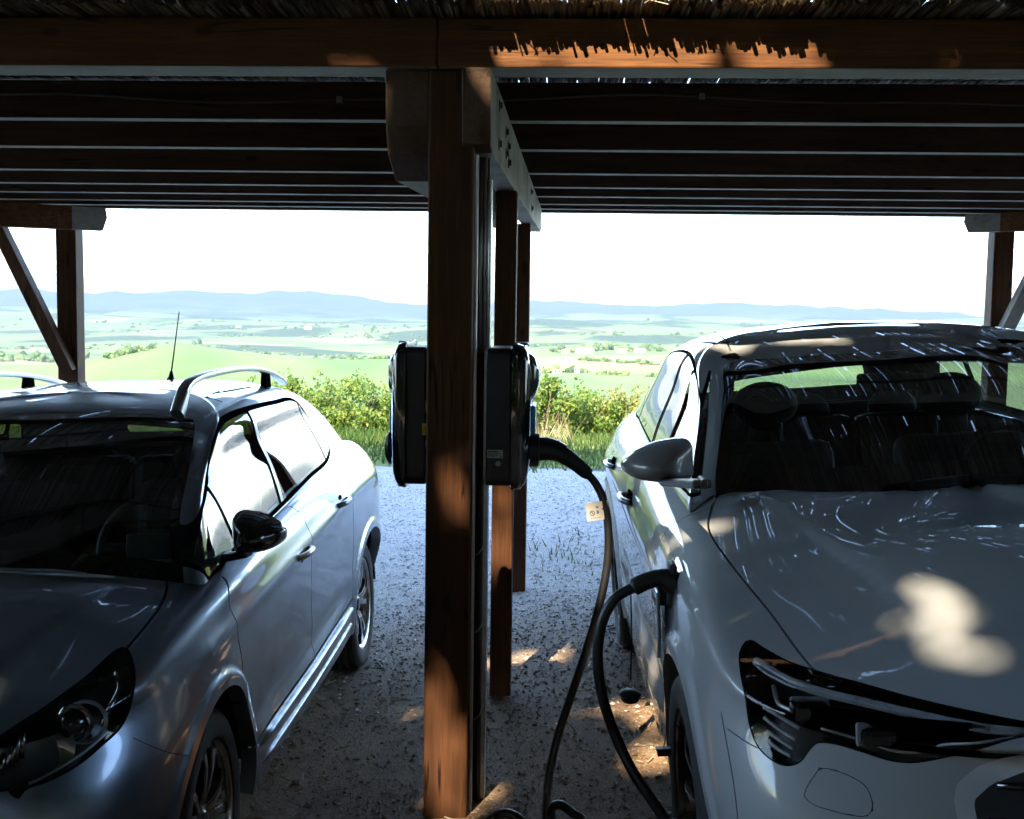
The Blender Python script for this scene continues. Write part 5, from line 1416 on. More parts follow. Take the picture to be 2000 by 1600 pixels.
def mk_green_L():
    c = LCAR; F = []
    d0 = c.poly('side', L_DLO, msL, .0, sharp=(0,)); d1 = c.poly('side', L_DLO, msL, -.017, sharp=(0,)); dO = c.poly('side', L_DLO, msL, .008, sharp=(0,))
    q1 = c.line('side', [(.44, 1.25), (.475, 1.15), (.50, 1.05), (.51, .99)], .013, msL); q2 = c.line('side', [(1.13, 1.44), (1.135, 1.33), (1.135, 1.2), (1.12, 1.02)], .016, msL); q2b = c.line('side', [(1.163, 1.44), (1.170, 1.33), (1.17, 1.2), (1.157, 1.02)], .016, msL)
    q3 = c.line('side', [(1.95, 1.43), (2.01, 1.3), (2.05, 1.16), (2.06, 1.07)], .012, msL)
    F.append(dict(cut=[d0, d1], test=lambda p: (d0(p) < 0) & (d1(p) > 0), region='trim'))
    for q in (q1, q2, q3): F.append(dict(cut=q, test=(lambda q: lambda p: (q(p) < 0) & (d1(p) < 0))(q), region='trim'))
    F.append(dict(cut=q2b, test=lambda p: (q2b(p) < 0) & (d1(p) < 0), region='pillar'))
    y1 = lambda p: np.interp(p[:, 2], [.99, 1.15, 1.25], [.51, .475, .44]); y2 = lambda p: np.interp(p[:, 2], [1.02, 1.2, 1.33, 1.44], [1.15, 1.155, 1.155, 1.15]); y3 = lambda p: np.interp(p[:, 2], [1.07, 1.16, 1.3, 1.43], [2.06, 2.05, 2.01, 1.95])
    F.append(dict(cut=[], test=lambda p: (d1(p) < 0) & (p[:, 1] < y1(p)), region='win1'))
    F.append(dict(cut=[], test=lambda p: (d1(p) < 0) & (p[:, 1] < y2(p)), region='win2'))
    F.append(dict(cut=[], test=lambda p: (d1(p) < 0) & (p[:, 1] < y3(p)), region='win3'))
    F.append(dict(cut=[], test=lambda p: (d1(p) < 0), region='win4'))
    w0 = c.poly('front', L_ws, msW, 0, sharp=()); w1_ = c.poly('front', L_ws, msW, -.030); low = lambda p: np.where(msW(p), p[:, 2]-(1.100-.11*p[:, 0]**2), 1e3); w1 = lambda p: np.maximum(w1_(p), -low(p))
    F.append(dict(cut=[w0, w1_, low], test=lambda p: (w0(p) < 0) & (w1(p) > 0), region='frit'))
    F.append(dict(cut=[], test=lambda p: w1(p) < 0, region='wind'))
    rw = c.poly('front', [(0, 1.13), (.40, 1.135), (.50, 1.16), (.47, 1.25), (.42, 1.335), (0, 1.35), (-.42, 1.335), (-.5, 1.16), (-.4, 1.135)], lambda p: p[:, 1] > 2.5); F.append(dict(cut=rw, region='rear_window'))
    ln = c.line('side', [(1.10, 1.450), (1.16, 1.468), (1.4, 1.472), (1.8, 1.462), (2.0, 1.435), (2.06, 1.40)], .0022, lambda p: (p[:, 0] > .5) & (p[:, 1] > .8) & (p[:, 1] < 2.3)); F.append(dict(cut=ln, region='gap'))
    F.sort(key=lambda q: q.get('region') not in ('frit', 'wind'))
    return F
lroot = empty('car'); lroot.matrix_world = LCAR.matrix()
tag(lroot, 'blue grey metallic crossover car with silver roof rails parked left of the post', 'car')
GL = {'wind', 'win1', 'win2', 'win3', 'win4', 'rear_window', 'frit'}
specL = dict(smooth=(.45, 2.6), ds=.017, body=LB, green=LG, cowl_col=6, belt_row=5, paint=M['paint_silver'], glass=GL,
    deform=[dome(.40, .55, -.6, .05, .006), crease([(-.5, .80), (.4, .86), (1.3, .90), (2.2, .95), (3, .97)], .035, .010, -.3, 2.9), crease([(0, .5), (.4, .44), (1.5, .47), (2.2, .52)], .05, -.012, .45, 2.1), arch_flare(0, LAZ, LAR, .055, .011), arch_flare(2.54, LAZ, LAR, .055, .011)],
    body_feats=mk_feats_L(), green_feats=mk_green_L(),
    regions={'hood': ('hood', M['paint_silver'], 'join'), 'front_door': ('front_door', M['paint_silver'], 0), 'rear_door': ('rear_door', M['paint_silver'], 0), 'headlight': ('headlight', M['lens'], 0), 'lamp_seal': ('headlight_surround', M['seal'], 0),
             'grille': ('grille', M['black_plastic'], 'join'), 'tail': ('tail_light', M['red_lamp'], 0), 'trim': ('window_trim', M['seal'], 0), 'pillar': ('door_pillar', M['paint_silver'], 0), 'win1': ('quarter_window', M['winds'], 0), 'win2': ('front_window', M['winds'], 0), 'win3': ('rear_door_window', M['windd'], 0), 'win4': ('quarter_window', M['windd'], 0),
             'frit': ('windscreen_edge', M['frit'], 'join'), 'wind': ('windscreen', M['wind'], 'join'), 'rear_window': ('rear_window', M['windd'], 'join')})
PL = build_car(LCAR, specL, lroot)
for yy, st in ((0, 0.03), (2.54, 0)):
    wheel(lroot, (.737, yy, .319), .319, .205, .222, 'twin', 1, st); wheel(lroot, (-.737, yy, .319), .319, .205, .222, 'twin', -1, st)
def well(root, cy_, cz, r, x0, x1, name='wheel_arch_liner'):
    for s_ in (1, -1):
        b = MB(); n = 20; vs = []; fs = []
        for k in range(n+1):
            a = math.pi*(.02+.96*k/n); vs += [(s_*x0, cy_+r*math.cos(a), cz+r*math.sin(a)), (s_*x1, cy_+r*math.cos(a), cz+r*math.sin(a))]
        for k in range(n): fs.append((2*k, 2*k+1, 2*k+3, 2*k+2))
        fs.append(tuple(2*k for k in range(n+1)))
        b.add(vs, fs); mesh_obj(name, b.v, b.f, M['under'], root, smooth=False)
well(lroot, 0, LAZ, .40, .42, .83); well(lroot, 2.54, LAZ, .40, .42, .83)
b = MB(); b.box((-.70, .46, .262), (.70, 2.08, .30)); b.box((-.4, -.5, .25), (.4, .46, .29)); b.box((-.4, 2.08, .25), (.4, 3.1, .29)); mesh_obj('underbody', b.v, b.f, M['under'], lroot)
cabin(lroot, 1, 1.0, .35, 2.9, .70, .36, 1, [(1.1, 'front'), (1.95, 'rear')], 1.27, .46, .98)
b = MB(); b.obox((0, .80, 1.325), (.24, .02, .065), Matrix.Rotation(R(10), 3, 'X')); mesh_obj('interior_mirror', b.v, b.f, M['cabin'], lroot, bevel=.012)
for s_ in (-.36, .36):
    b = MB(); b.obox((s_, .92, 1.335), (.36, .14, .018), Matrix.Rotation(R(10), 3, 'X')); mesh_obj('sun_visor', b.v, b.f, plain('visor', (.10, .10, .10), .8), lroot, bevel=.006)
def local_obj(car, root, mb, name, mat, parent=None, **kw):
    """mb in positive-X local space"""
    v = mb.v; f = mb.f
    if car.vis < 0: v = [(-q[0], q[1], q[2]) for q in v]; f = [tuple(reversed(q)) for q in f]
    return mesh_obj(name, v, f, mat, parent or root, mi=mb.m if isinstance(mat, list) else None, **kw)
def both_obj(car, root, mb, name, mat, parent=None, **kw):
    o = local_obj(car, root, mb, name, mat, parent, **kw)
    m2 = MB(); m2.v = [(-q[0], q[1], q[2]) for q in mb.v]; m2.f = [tuple(reversed(q)) for q in mb.f]; m2.m = list(mb.m)
    local_obj(car, root, m2, name, mat, parent, **kw); return o
def wing_mirror(car, root, c, half, arm_to, shell, lower, tilt=0., both=True):
    """rounded mirror shell, blunt nose forward, glass facing the cabin"""
    for s_ in ((1, -1) if both else (1,)):
        e = empty('wing_mirror', (car.vis*s_*c[0], c[1], c[2]), 0, root)
        def fin(mb, name, mat, **kw):
            k = car.vis*s_; mesh_obj(name, [(k*q[0], q[1], q[2]) for q in mb.v], mb.f if k > 0 else [tuple(reversed(q)) for q in mb.f], mat, e, **kw)
        hx, hy, hz = half
        def sect(t):
            """t 0 nose .. 1 rim"""
            return (math.sin(min(t, 1)*math.pi/2))**.62
        b = MB(); n = 36; rows = 16; vs = []; fs = []
        for i in range(rows+1):
            t = i/rows; k = sect(t); y = -hy + 2*hy*t**1.25
            for j in range(n):
                a = 2*math.pi*j/n; ca, sa = math.cos(a), math.sin(a); e_ = 2/2.9 if ca > 0 else 2/5.5
                x = hx*k*abs(ca)**e_*np.sign(ca); z = hz*k*abs(sa)**e_*np.sign(sa)
                out_ = max(0, x/hx+.35)/1.35; z = z*(1-.50*out_**1.5) - hz*.20*out_ - .10*hz*(1-k)
                y2 = y + .35*hy*out_*(t*.5+.2) 
                vs.append((x, y2, z))
        for i in range(rows):
            for j in range(n): fs.append((i*n+j, (i+1)*n+j, (i+1)*n+(j+1) % n, i*n+(j+1) % n))
        up_f = [q for q in fs if np.mean([vs[k][2] for k in q]) > -hz*.55]; lo_f = [q for q in fs if np.mean([vs[k][2] for k in q]) <= -hz*.55]
        b.add(vs, up_f); fin(b, 'shell', shell, smooth=True)
        b = MB(); b.add(vs, lo_f); fin(b, 'shell_base', lower, smooth=True)
        b = MB(); rim = [(q[0]*.96, q[1]-.004, q[2]*.96) for q in vs[rows*n:(rows+1)*n]]; b.add(rim, [tuple(range(n))]); fin(b, 'mirror_glass', M['mirror_face'])
        dx = arm_to[0]-c[0]; dy = arm_to[1]-c[1]; dz = arm_to[2]-c[2]
        b = MB(); p0 = Vector((-hx*.2, 0, -hz*.86)); p1 = Vector((dx, dy, dz))
        b.bar(p0, p1, .050, .024); b.obox(tuple(p1 + Vector((-.004, .03, .0))), (.018, .08, .026)); fin(b, 'arm', lower, bevel=.007)
def lamp_core(car, root, depth, mat):
    """dark bowl behind the clear lens, as part of the headlight"""
    v, n, f = car.parts['headlight']; m = offset((v, n, f), -depth)
    car.emit('lamp_housing', m, mat); car.emit('lamp_housing', mirror(*m), mat)
def lamp_disc(car, root, c, n, prof, name, mat, seg=36, parent=None):
    z = Vector(tuple(n)).normalized(); x = z.orthogonal().normalized(); y = z.cross(x)
    Mx = Matrix((x, y, z)).transposed().to_4x4(); Mx.translation = Vector(tuple(c))
    b = MB(); b.lathe(prof, seg, Mx); both_obj(car, root, b, name, mat, auto=R(40))

# ---- details of the silver crossover
lamp_core(LCAR, lroot, .045, M['lamp_bowl'])
c, n = LCAR.on('headlight', 150, 1408, .040); fw = np.array([.10, -.98, .12])
lamp_disc(LCAR, lroot, c, fw, [(0, .030), (.018, .027), (.030, .016), (.034, .0)], 'projector_lens', M['black_gloss'])
lamp_disc(LCAR, lroot, c, fw, [(.035, -.005), (.036, .008), (.039, .010), (.042, .004), (.046, -.01)], 'projector_ring', M['chrome'])
c2, n2 = LCAR.on('headlight', 105, 1458, .042)
lamp_disc(LCAR, lroot, c2, fw, [(0, -.012), (.03, -.006), (.055, .006), (.06, .008)], 'reflector_bowl', M['reflector'])
c3, n3 = LCAR.on('headlight', 172, 1392, .044)
lamp_disc(LCAR, lroot, c3, fw*[1.5, 1, 1], [(.043, -.01), (.047, .008), (.050, .010), (.053, -.006)], 'bezel_ring', M['satin'])
for k in range(9):                                        # ribbed turn lamp next to the grille
    p0, _ = LCAR.on('headlight', -38+k*11, 1500-k*6.5, .030); p1, _ = LCAR.on('headlight', -46+k*11, 1536-k*7, .034)
    b = MB(); b.tube([tuple(p0), tuple(p1)], .0052, 8); both_obj(LCAR, lroot, b, 'lamp_rib', M['reflector'], smooth=True)
p_ = [LCAR.on('headlight', x, y, .022)[0] for x, y in ((225, 1300), (235, 1330), (228, 1375), (205, 1418))]
b = MB(); b.tube(smooth_path([tuple(q) for q in p_], 5), .006, 8); both_obj(LCAR, lroot, b, 'side_light', M['reflector'], smooth=True)
p_ = [LCAR.on('headlight', x, y, .010)[0] for x, y in ((215, 1430), (180, 1458), (140, 1486), (95, 1510), (55, 1528))]
b = MB(); b.tube(smooth_path([tuple(q) for q in p_], 5), .0042, 8); both_obj(LCAR, lroot, b, 'running_light', M['satin'], smooth=True)
wing_mirror(LCAR, lroot, tuple(LCAR.loc_y(497, 1044, .32)), (.080, .075, .066), (.80, .33, 1.02), M['black_gloss'], M['black_plastic'])
door_handle(lroot, 1, (.866, 1.08, .875), .18, M['paint_silver']); door_handle(lroot, 1, (.872, 1.83, .945), .18, M['paint_silver'])
door_handle(lroot, -1, (.866, 1.08, .875), .18, M['paint_silver']); door_handle(lroot, -1, (.872, 1.83, .945), .18, M['paint_silver'])
rl = [(.560, .66, 1.440), (.562, .70, 1.490), (.562, .76, 1.532), (.560, .88, 1.551), (.556, 1.10, 1.558), (.548, 1.45, 1.556), (.54, 1.75, 1.540), (.532, 2.0, 1.513), (.525, 2.2, 1.478), (.52, 2.32, 1.447)]
b = MB(); pts_ = smooth_path(rl, 6); nn_ = len(pts_); vs = []; fs = []
for i, p in enumerate(pts_):
    t_ = pts_[min(i+1, nn_-1)]-pts_[max(i-1, 0)]; t_ = t_/np.linalg.norm(t_); up_ = np.array([0, -t_[2], t_[1]]); sd = np.array([1., 0, 0])
    q = i/(nn_-1); w = .021; h = np.interp(q, [0, .10, .22, .8, 1], [.034, .024, .0125, .012, .009])
    for a in range(10): an = 2*math.pi*a/10; vs.append(p + sd*w*np.sign(math.cos(an))*abs(math.cos(an))**.6 + up_*h*np.sign(math.sin(an))*abs(math.sin(an))**.6)
for i in range(nn_-1):
    for a in range(10): fs.append((i*10+a, i*10+(a+1) % 10, (i+1)*10+(a+1) % 10, (i+1)*10+a))
fs += [tuple(range(9, -1, -1)), tuple((nn_-1)*10+a for a in range(10))]
b.add([tuple(q) for q in vs], fs); both_obj(LCAR, lroot, b, 'roof_rail', M['satin'], auto=R(50))
for yy, z0, z1 in ((1.93, 1.45, 1.515),):
    b = MB(); b.prism([(yy-.06, z0), (yy+.05, z0-.01), (yy+.035, z1), (yy-.035, z1+.005)], .525, .55, Matrix(((0, 0, 1, 0), (1, 0, 0, 0), (0, 1, 0, 0), (0, 0, 0, 1)))); both_obj(LCAR, lroot, b, 'rail_foot', M['seal'], bevel=.006)
a0 = LCAR.loc_y(333, 744, 2.0); a1 = LCAR.loc_y(350, 609, 2.05)
an = empty('antenna', (a0[0], a0[1], a0[2]), 0, lroot)
b = MB(); b.tube([(0, 0, -.02), (0, .0, .0), (.004, .0, .02), (.006, .0, .045)], [.026, .022, .012, .005], 10); mesh_obj('base', b.v, b.f, M['rubber'], an, smooth=True)
b = MB(); b.tube([(.006, 0, .04), tuple((a1-a0)*np.array([1, 1, 1]))], [.0036, .0022], 6); mesh_obj('rod', b.v, b.f, M['rubber'], an, smooth=True)
# sill moulding with two bright ridges
for zz, xx, rr in ((.372, .853, .010), (.300, .846, .008)):
    b = MB(); b.tube([(xx-.012, .46, zz-.004), (xx, .60, zz-.002), (xx, 1.3, zz), (xx+.002, 1.9, zz+.018), (xx+.003, 2.10, zz+.03)], rr, 8); both_obj(LCAR, lroot, b, 'sill_moulding', M['paint_silver'], smooth=True)

# ---------------------------------------------------------------- pale electric car on the right
RCAR = Car((1.440, 2.95, .113), math.radians(1.3), .068, -1)
rc = (0, .56, 1.142)
RB = [
 [(0,-.78,.20),(0,-.85,.34),(0,-.88,.52),(0,-.87,.72),(0,-.83,.85),(0,-.76,.925),(0,-.45,1.03),(0,.1,1.10),rc],
 [(.36,-.75,.20),(.36,-.82,.34),(.37,-.845,.52),(.37,-.835,.72),(.37,-.80,.845),(.36,-.73,.92),(.30,-.42,1.025),(.18,.1,1.10),rc],
 [(.64,-.66,.20),(.66,-.73,.34),(.68,-.755,.52),(.68,-.74,.72),(.67,-.69,.845),(.64,-.61,.92),(.52,-.33,1.01),(.31,.12,1.095),rc],
 [(.82,-.50,.20),(.85,-.56,.34),(.875,-.585,.52),(.88,-.57,.72),(.87,-.52,.86),(.80,-.41,.950),(.66,-.19,1.015),(.40,.18,1.092),rc],
 [(.88,-.28,.22),(.912,-.30,.36),(.932,-.31,.54),(.938,-.30,.74),(.918,-.27,.91),(.830,-.18,.998),(.70,-.03,1.040),(.45,.27,1.098),rc],
 [(.90,0,.22),(.932,0,.36),(.950,0,.55),(.955,0,.76),(.938,0,.93),(.845,.06,1.032),(.735,.18,1.066),(.49,.37,1.110),rc],
 [(.92,.44,.24),(.938,.44,.38),(.942,.44,.57),(.952,.46,.78),(.935,.50,.97),(.838,.60,1.085),(.745,.66,1.118),(.50,.60,1.134),rc],
 [(.925,1.1,.25),(.938,1.1,.40),(.935,1.1,.60),(.953,1.1,.82),(.942,1.1,1.0),(.850,1.1,1.118)],
 [(.93,1.8,.26),(.94,1.8,.41),(.938,1.8,.61),(.955,1.8,.84),(.942,1.8,1.02),(.845,1.8,1.14)],
 [(.93,2.4,.26),(.945,2.4,.41),(.948,2.4,.62),(.960,2.4,.85),(.945,2.4,1.035),(.830,2.4,1.155)],
 [(.92,2.93,.27),(.948,2.93,.42),(.965,2.93,.62),(.967,2.93,.85),(.942,2.93,1.03),(.815,2.9,1.160)],
 [(.86,3.42,.28),(.89,3.46,.42),(.915,3.5,.62),(.92,3.5,.85),(.895,3.45,1.015),(.78,3.35,1.155)],
 [(.68,3.78,.28),(.72,3.84,.42),(.75,3.88,.62),(.755,3.87,.85),(.73,3.80,1.0),(.65,3.68,1.14)],
 [(.35,3.88,.28),(.37,3.94,.42),(.38,3.98,.62),(.38,3.97,.85),(.37,3.9,1.0),(.34,3.78,1.13)],
 [(0,3.89,.28),(0,3.95,.42),(0,3.99,.62),(0,3.98,.85),(0,3.91,1.0),(0,3.79,1.13)],
]
RB = deck(RB, 7, 5, 9)
RG = [
 [(0,.52,1.130),(0,.83,1.27),(0,1.16,1.405),(0,1.50,1.510),(0,1.82,1.574),(0,2.05,1.594)],
 [(.42,.57,1.128),(.395,.86,1.265),(.36,1.17,1.40),(.32,1.49,1.505),(.24,1.82,1.571),(0,2.08,1.594)],
 [(.728,.70,1.118),(.680,.93,1.245),(.625,1.20,1.38),(.57,1.50,1.488),(.41,1.86,1.566),(0,2.12,1.595)],
 [(.800,.615,1.100),(.752,.812,1.238),(.696,1.075,1.370),(.632,1.435,1.499),(.452,1.90,1.572),(0,2.145,1.604)],
 [(.835,.58,1.092),(.785,.76,1.235),(.728,1.02,1.365),(.670,1.39,1.503),(.47,1.92,1.575),(0,2.16,1.605)],
 [(.840,.69,1.098),(.793,.855,1.237),(.735,1.10,1.368),(.673,1.455,1.508),(.469,1.96,1.577),(0,2.175,1.6055)],
 [(.848,1.05,1.118),(.810,1.10,1.235),(.750,1.25,1.37),(.674,1.59,1.517),(.465,2.05,1.582),(0,2.22,1.606)],
 [(.845,1.65,1.138),(.805,1.68,1.250),(.742,1.78,1.385),(.668,2.0,1.527),(.455,2.2,1.586),(0,2.3,1.606)],
 [(.832,2.3,1.152),(.792,2.3,1.262),(.730,2.33,1.395),(.655,2.4,1.517),(.445,2.45,1.580),(0,2.5,1.602)],
 [(.818,2.8,1.160),(.770,2.78,1.265),(.708,2.76,1.38),(.630,2.75,1.488),(.435,2.72,1.560),(0,2.7,1.588)],
 [(.79,3.25,1.155),(.73,3.18,1.255),(.665,3.1,1.355),(.58,3.05,1.445),(.415,2.98,1.52),(0,2.92,1.557)],
 [(.65,3.62,1.135),(.595,3.5,1.23),(.545,3.38,1.32),(.485,3.28,1.405),(.355,3.15,1.485),(0,3.05,1.53)],
 [(0,3.76,1.12),(0,3.62,1.23),(0,3.48,1.33),(0,3.35,1.42),(0,3.25,1.48),(0,3.15,1.515)],
]
RAR, RAZ = .425, .385
R_DLO = [(.52, 1.128), (.56, 1.19), (.74, 1.262), (.96, 1.352), (1.18, 1.43), (1.42, 1.492), (1.72, 1.525), (2.05, 1.526), (2.4, 1.503), (2.68, 1.455), (2.92, 1.355), (3.05, 1.235), (3.02, 1.19), (2.6, 1.178), (1.9, 1.160), (1.2, 1.140), (.75, 1.128)]
msR = lambda p: (p[:, 0] > np.where(p[:, 1] < 1.55, np.interp(p[:, 2], [1.09, 1.235, 1.365, 1.503], [.80, .752, .696, .636]), .5)) & (p[:, 1] > .2) & (p[:, 1] < 3.4)
R_ws = [(0, 1.06), (.40, 1.06), (.66, 1.06), (.735, 1.08), (.730, 1.15), (.690, 1.245), (.640, 1.36), (.598, 1.45), (.575, 1.482), (.52, 1.491), (.32, 1.500), (0, 1.504), (-.32, 1.500), (-.52, 1.491), (-.575, 1.482), (-.64, 1.36), (-.73, 1.15), (-.66, 1.06)]
R_hood = [(1404, 966), (1388, 1000), (1383, 1026), (1390, 1048), (1447, 1127), (1503, 1195), (1562, 1276), (1590, 1309), (1681, 1336), (1797, 1368), (1913, 1394), (2000, 1411), (2150, 1436), (2600, 1445), (2900, 1300), (2400, 935), (2000, 930), (1700, 945), (1480, 958)]
msRH = lambda p: (p[:, 2] > .7) & (p[:, 1] < .85)
R_head = [(1463, 1252), (1492, 1268), (1536, 1292), (1591, 1311), (1681, 1336), (1797, 1368), (1913, 1394), (2000, 1411), (2085, 1424), (2095, 1434), (2000, 1437), (1913, 1461), (1826, 1482), (1782, 1488), (1739, 1484), (1681, 1466), (1623, 1450), (1594, 1450), (1578, 1466), (1562, 1487), (1539, 1494), (1516, 1488), (1484, 1461), (1466, 1417), (1458, 1365), (1447, 1307), (1447, 1272)]
msRHd = lambda p: (p[:, 1] < -.1) & (p[:, 2] > .55) & (p[:, 0] > .15)
def rl_(x, y, X): return tuple(RCAR.loc_x(x, y, X)[1:])
Rgap = .0026
RA_seam = [(.56, 1.10), (.585, 1.03), (.60, .95), (.60, .80), (.585, .62), (.575, .48), (.58, .36)]
RB_seam = [(1.74, 1.15), (1.75, .95), (1.745, .70), (1.73, .5), (1.72, .36)]
RC_seam = [(2.62, 1.17), (2.66, 1.02), (2.62, .9), (2.54, .78), (2.46, .64), (2.44, .5), (2.44, .36)]
mRs = side_mask(.3, 2.9, .33, 1.2)
def mk_feats_R():
    c = RCAR; F = []
    F.append(dict(cut=circ(0, RAZ, RAR), region='void')); F.append(dict(cut=circ(2.93, RAZ, RAR), region='void'))
    F.append(dict(cut=c.poly('cam', R_head, msRHd), region='headlight'))
    F.append(dict(cut=c.poly('cam', R_head, msRHd, 3.0), region='lamp_seal'))
    hi = c.poly('cam', R_hood, msRH, -2.2, sharp=(7,)); ho = c.poly('cam', R_hood, msRH, 2.0, sharp=(7,))
    nearW = lambda p: p[:, 1] < .56+.4*p[:, 0]
    F.append(dict(cut=[hi, ho], test=lambda p: (ho(p) < 0) & (hi(p) > 0), region='gap'))
    F.append(dict(cut=[], test=lambda p: hi(p) < 0, region='hood'))
    G8 = [(0, .865), (.33, .845), (.50, .772), (.505, .70), (.44, .44), (.32, .36), (0, .35), (-.32, .36), (-.44, .44), (-.505, .70), (-.50, .772), (-.33, .845)]
    mf = lambda p: p[:, 1] < -.45
    g0 = c.poly('front', G8, mf, .010, per=3); g1 = c.poly('front', G8, mf, -.024, per=3)
    F.append(dict(cut=g1, region='grille')); F.append(dict(cut=g0, region='grille_frame'))
    lo = c.poly('front', [(.53, .52), (.60, .56), (.80, .56), (.85, .50), (.82, .36), (.62, .34), (.55, .40)], lambda p: (p[:, 1] < -.35) & (p[:, 0] > .3), per=4); F.append(dict(cut=lo, region='intake'))
    for s_ in (RA_seam, RB_seam, RC_seam): F.append(dict(cut=c.line('side', s_, Rgap, mRs), region='gap'))
    F.append(dict(cut=c.line('side', [(.575, .36), (1.3, .352), (2.44, .362)], Rgap, mRs), region='gap'))
    port = c.poly('cam', [(1307, 1090), (1313, 1087), (1319, 1100), (1324, 1140), (1322, 1172), (1316, 1184), (1317, 1205), (1309, 1236), (1296, 1256), (1292, 1236), (1299, 1180), (1302, 1130)], lambda p: (p[:, 0] > .8) & (p[:, 1] > -.02) & (p[:, 1] < .75), per=4); F.append(dict(cut=port, region='port'))
    F.append(dict(cut=[], test=between(RA_seam, RB_seam, .355), region='front_door')); F.append(dict(cut=[], test=between(RB_seam, RC_seam, .36), region='rear_door'))
    F.append(dict(cut=c.line('cam', [(1481, 1462), (1455, 1448), (1421, 1424)], 1.1, msRHd, smooth=False), region='gap'))
    F.append(dict(cut=c.line('cam', [(1409, 1395), (1417, 1440), (1428, 1500), (1437, 1560), (1445, 1640)], 1.0, lambda p: (p[:, 1] < .1) & (p[:, 0] > .5)), region='gap'))
    wf = [(1612, 1501), (1640, 1508), (1668, 1520), (1690, 1535), (1702, 1560), (1702, 1585), (1692, 1594), (1660, 1592), (1620, 1582), (1590, 1572), (1571, 1556), (1574, 1542), (1590, 1516), (1600, 1503)]
    a_ = c.poly('cam', wf, msRHd, .8); b_ = c.poly('cam', wf, msRHd, -.8); a2_ = c.poly('cam', wf, msRHd, 1.3)
    F.append(dict(cut=[a_, b_], test=lambda p: (a2_(p) < 0) & (a2_(p) > -2.6), region='gap'))
    tl = c.poly('side', [(3.35, 1.09), (3.6, 1.08), (3.9, 1.05), (4.1, 1.0), (4.1, .93), (3.8, .95), (3.5, 1.0)], lambda p: (p[:, 1] > 3.2) & (p[:, 0] > .35)); F.append(dict(cut=tl, region='tail'))
    return F
def mk_green_R():
    c = RCAR; F = []
    d0 = c.poly('side', R_DLO, msR, 0, sharp=(0,)); d1 = c.poly('side', R_DLO, msR, -.010, sharp=(0,)); dO = c.poly('side', R_DLO, msR, .014, sharp=(0,))
    F.append(dict(cut=[d0, d1], test=lambda p: (d0(p) < 0) & (d1(p) > 0), region='trim'))
    q2 = c.line('side', [(1.70, 1.54), (1.71, 1.4), (1.715, 1.25), (1.715, 1.13)], .020, msR); q2b = c.line('side', [(1.745, 1.54), (1.757, 1.4), (1.763, 1.25), (1.765, 1.13)], .025, msR)
    q3 = c.line('side', [(2.52, 1.51), (2.58, 1.4), (2.64, 1.25), (2.66, 1.16)], .018, msR)
    for q in (q2, q3): F.append(dict(cut=q, test=(lambda q: lambda p: (q(p) < 0) & (d1(p) < 0))(q), region='trim'))
    F.append(dict(cut=q2b, test=lambda p: (q2b(p) < 0) & (d1(p) < 0), region='pillar'))
    F.append(dict(cut=[], test=lambda p: (d1(p) < 0) & (p[:, 1] < 1.73), region='win2')); F.append(dict(cut=[], test=lambda p: (d1(p) < 0) & (p[:, 1] < np.interp(p[:, 2], [1.16, 1.25, 1.4, 1.51], [2.66, 2.64, 2.58, 2.52])), region='win3')); F.append(dict(cut=[], test=lambda p: d1(p) < 0, region='win4'))
    F.append(dict(cut=dO, test=lambda p: (dO(p) < 0) & (d0(p) >= 0) & (p[:, 2] < 1.2) , region='bright'))
    mw_ = lambda p: p[:, 1] < 1.9; w0 = c.poly('front', R_ws, mw_, 0); w1_ = c.poly('front', R_ws, mw_, -.040); low = lambda p: np.where(mw_(p), p[:, 2]-(1.195-.05*p[:, 0]**2), 1e3); hi_ = lambda p: np.where(mw_(p), (1.466-.035*(p[:, 0]/.55)**2)-p[:, 2], 1e3); w1 = lambda p: np.maximum(np.maximum(w1_(p), -low(p)), -hi_(p))
    F.append(dict(cut=[w0, w1_, low, hi_], test=lambda p: (w0(p) < 0) & (w1(p) > 0), region='frit')); F.append(dict(cut=[], test=lambda p: w1(p) < 0, region='wind'))
    rw = c.poly('front', [(0, 1.215), (.36, 1.22), (.50, 1.235), (.48, 1.30), (.43, 1.375), (.36, 1.392), (0, 1.40), (-.36, 1.392), (-.43, 1.375), (-.50, 1.235), (-.36, 1.22)], lambda p: p[:, 1] > 3.0); F.append(dict(cut=rw, region='rear_window'))
    ln = c.line('side', [(.62, 1.15), (.9, 1.375), (1.15, 1.463), (1.40, 1.523), (1.72, 1.555), (2.05, 1.556), (2.4, 1.535), (2.72, 1.485)], .002, lambda p: (p[:, 0] > .5) & (p[:, 1] > .6) & (p[:, 1] < 2.9)); F.append(dict(cut=ln, region='gap'))
    gl_ = c.line('top', [(.52, 1.66), (.50, 2.2), (.47, 2.8), (.44, 3.05)], .004, lambda p: (p[:, 2] > 1.4)); F.append(dict(cut=gl_, region='gap'))
    F.sort(key=lambda q: q.get('region') not in ('frit', 'wind'))
    return F
M['frame_silver'] = plain('silver_frame_paint', (.50, .52, .55), .35, .35, coat=.6, var=.03)
rroot = empty('car'); rroot.matrix_world = RCAR.matrix()
tag(rroot, 'pale grey electric car plugged into the black charging cable right of the post', 'car')
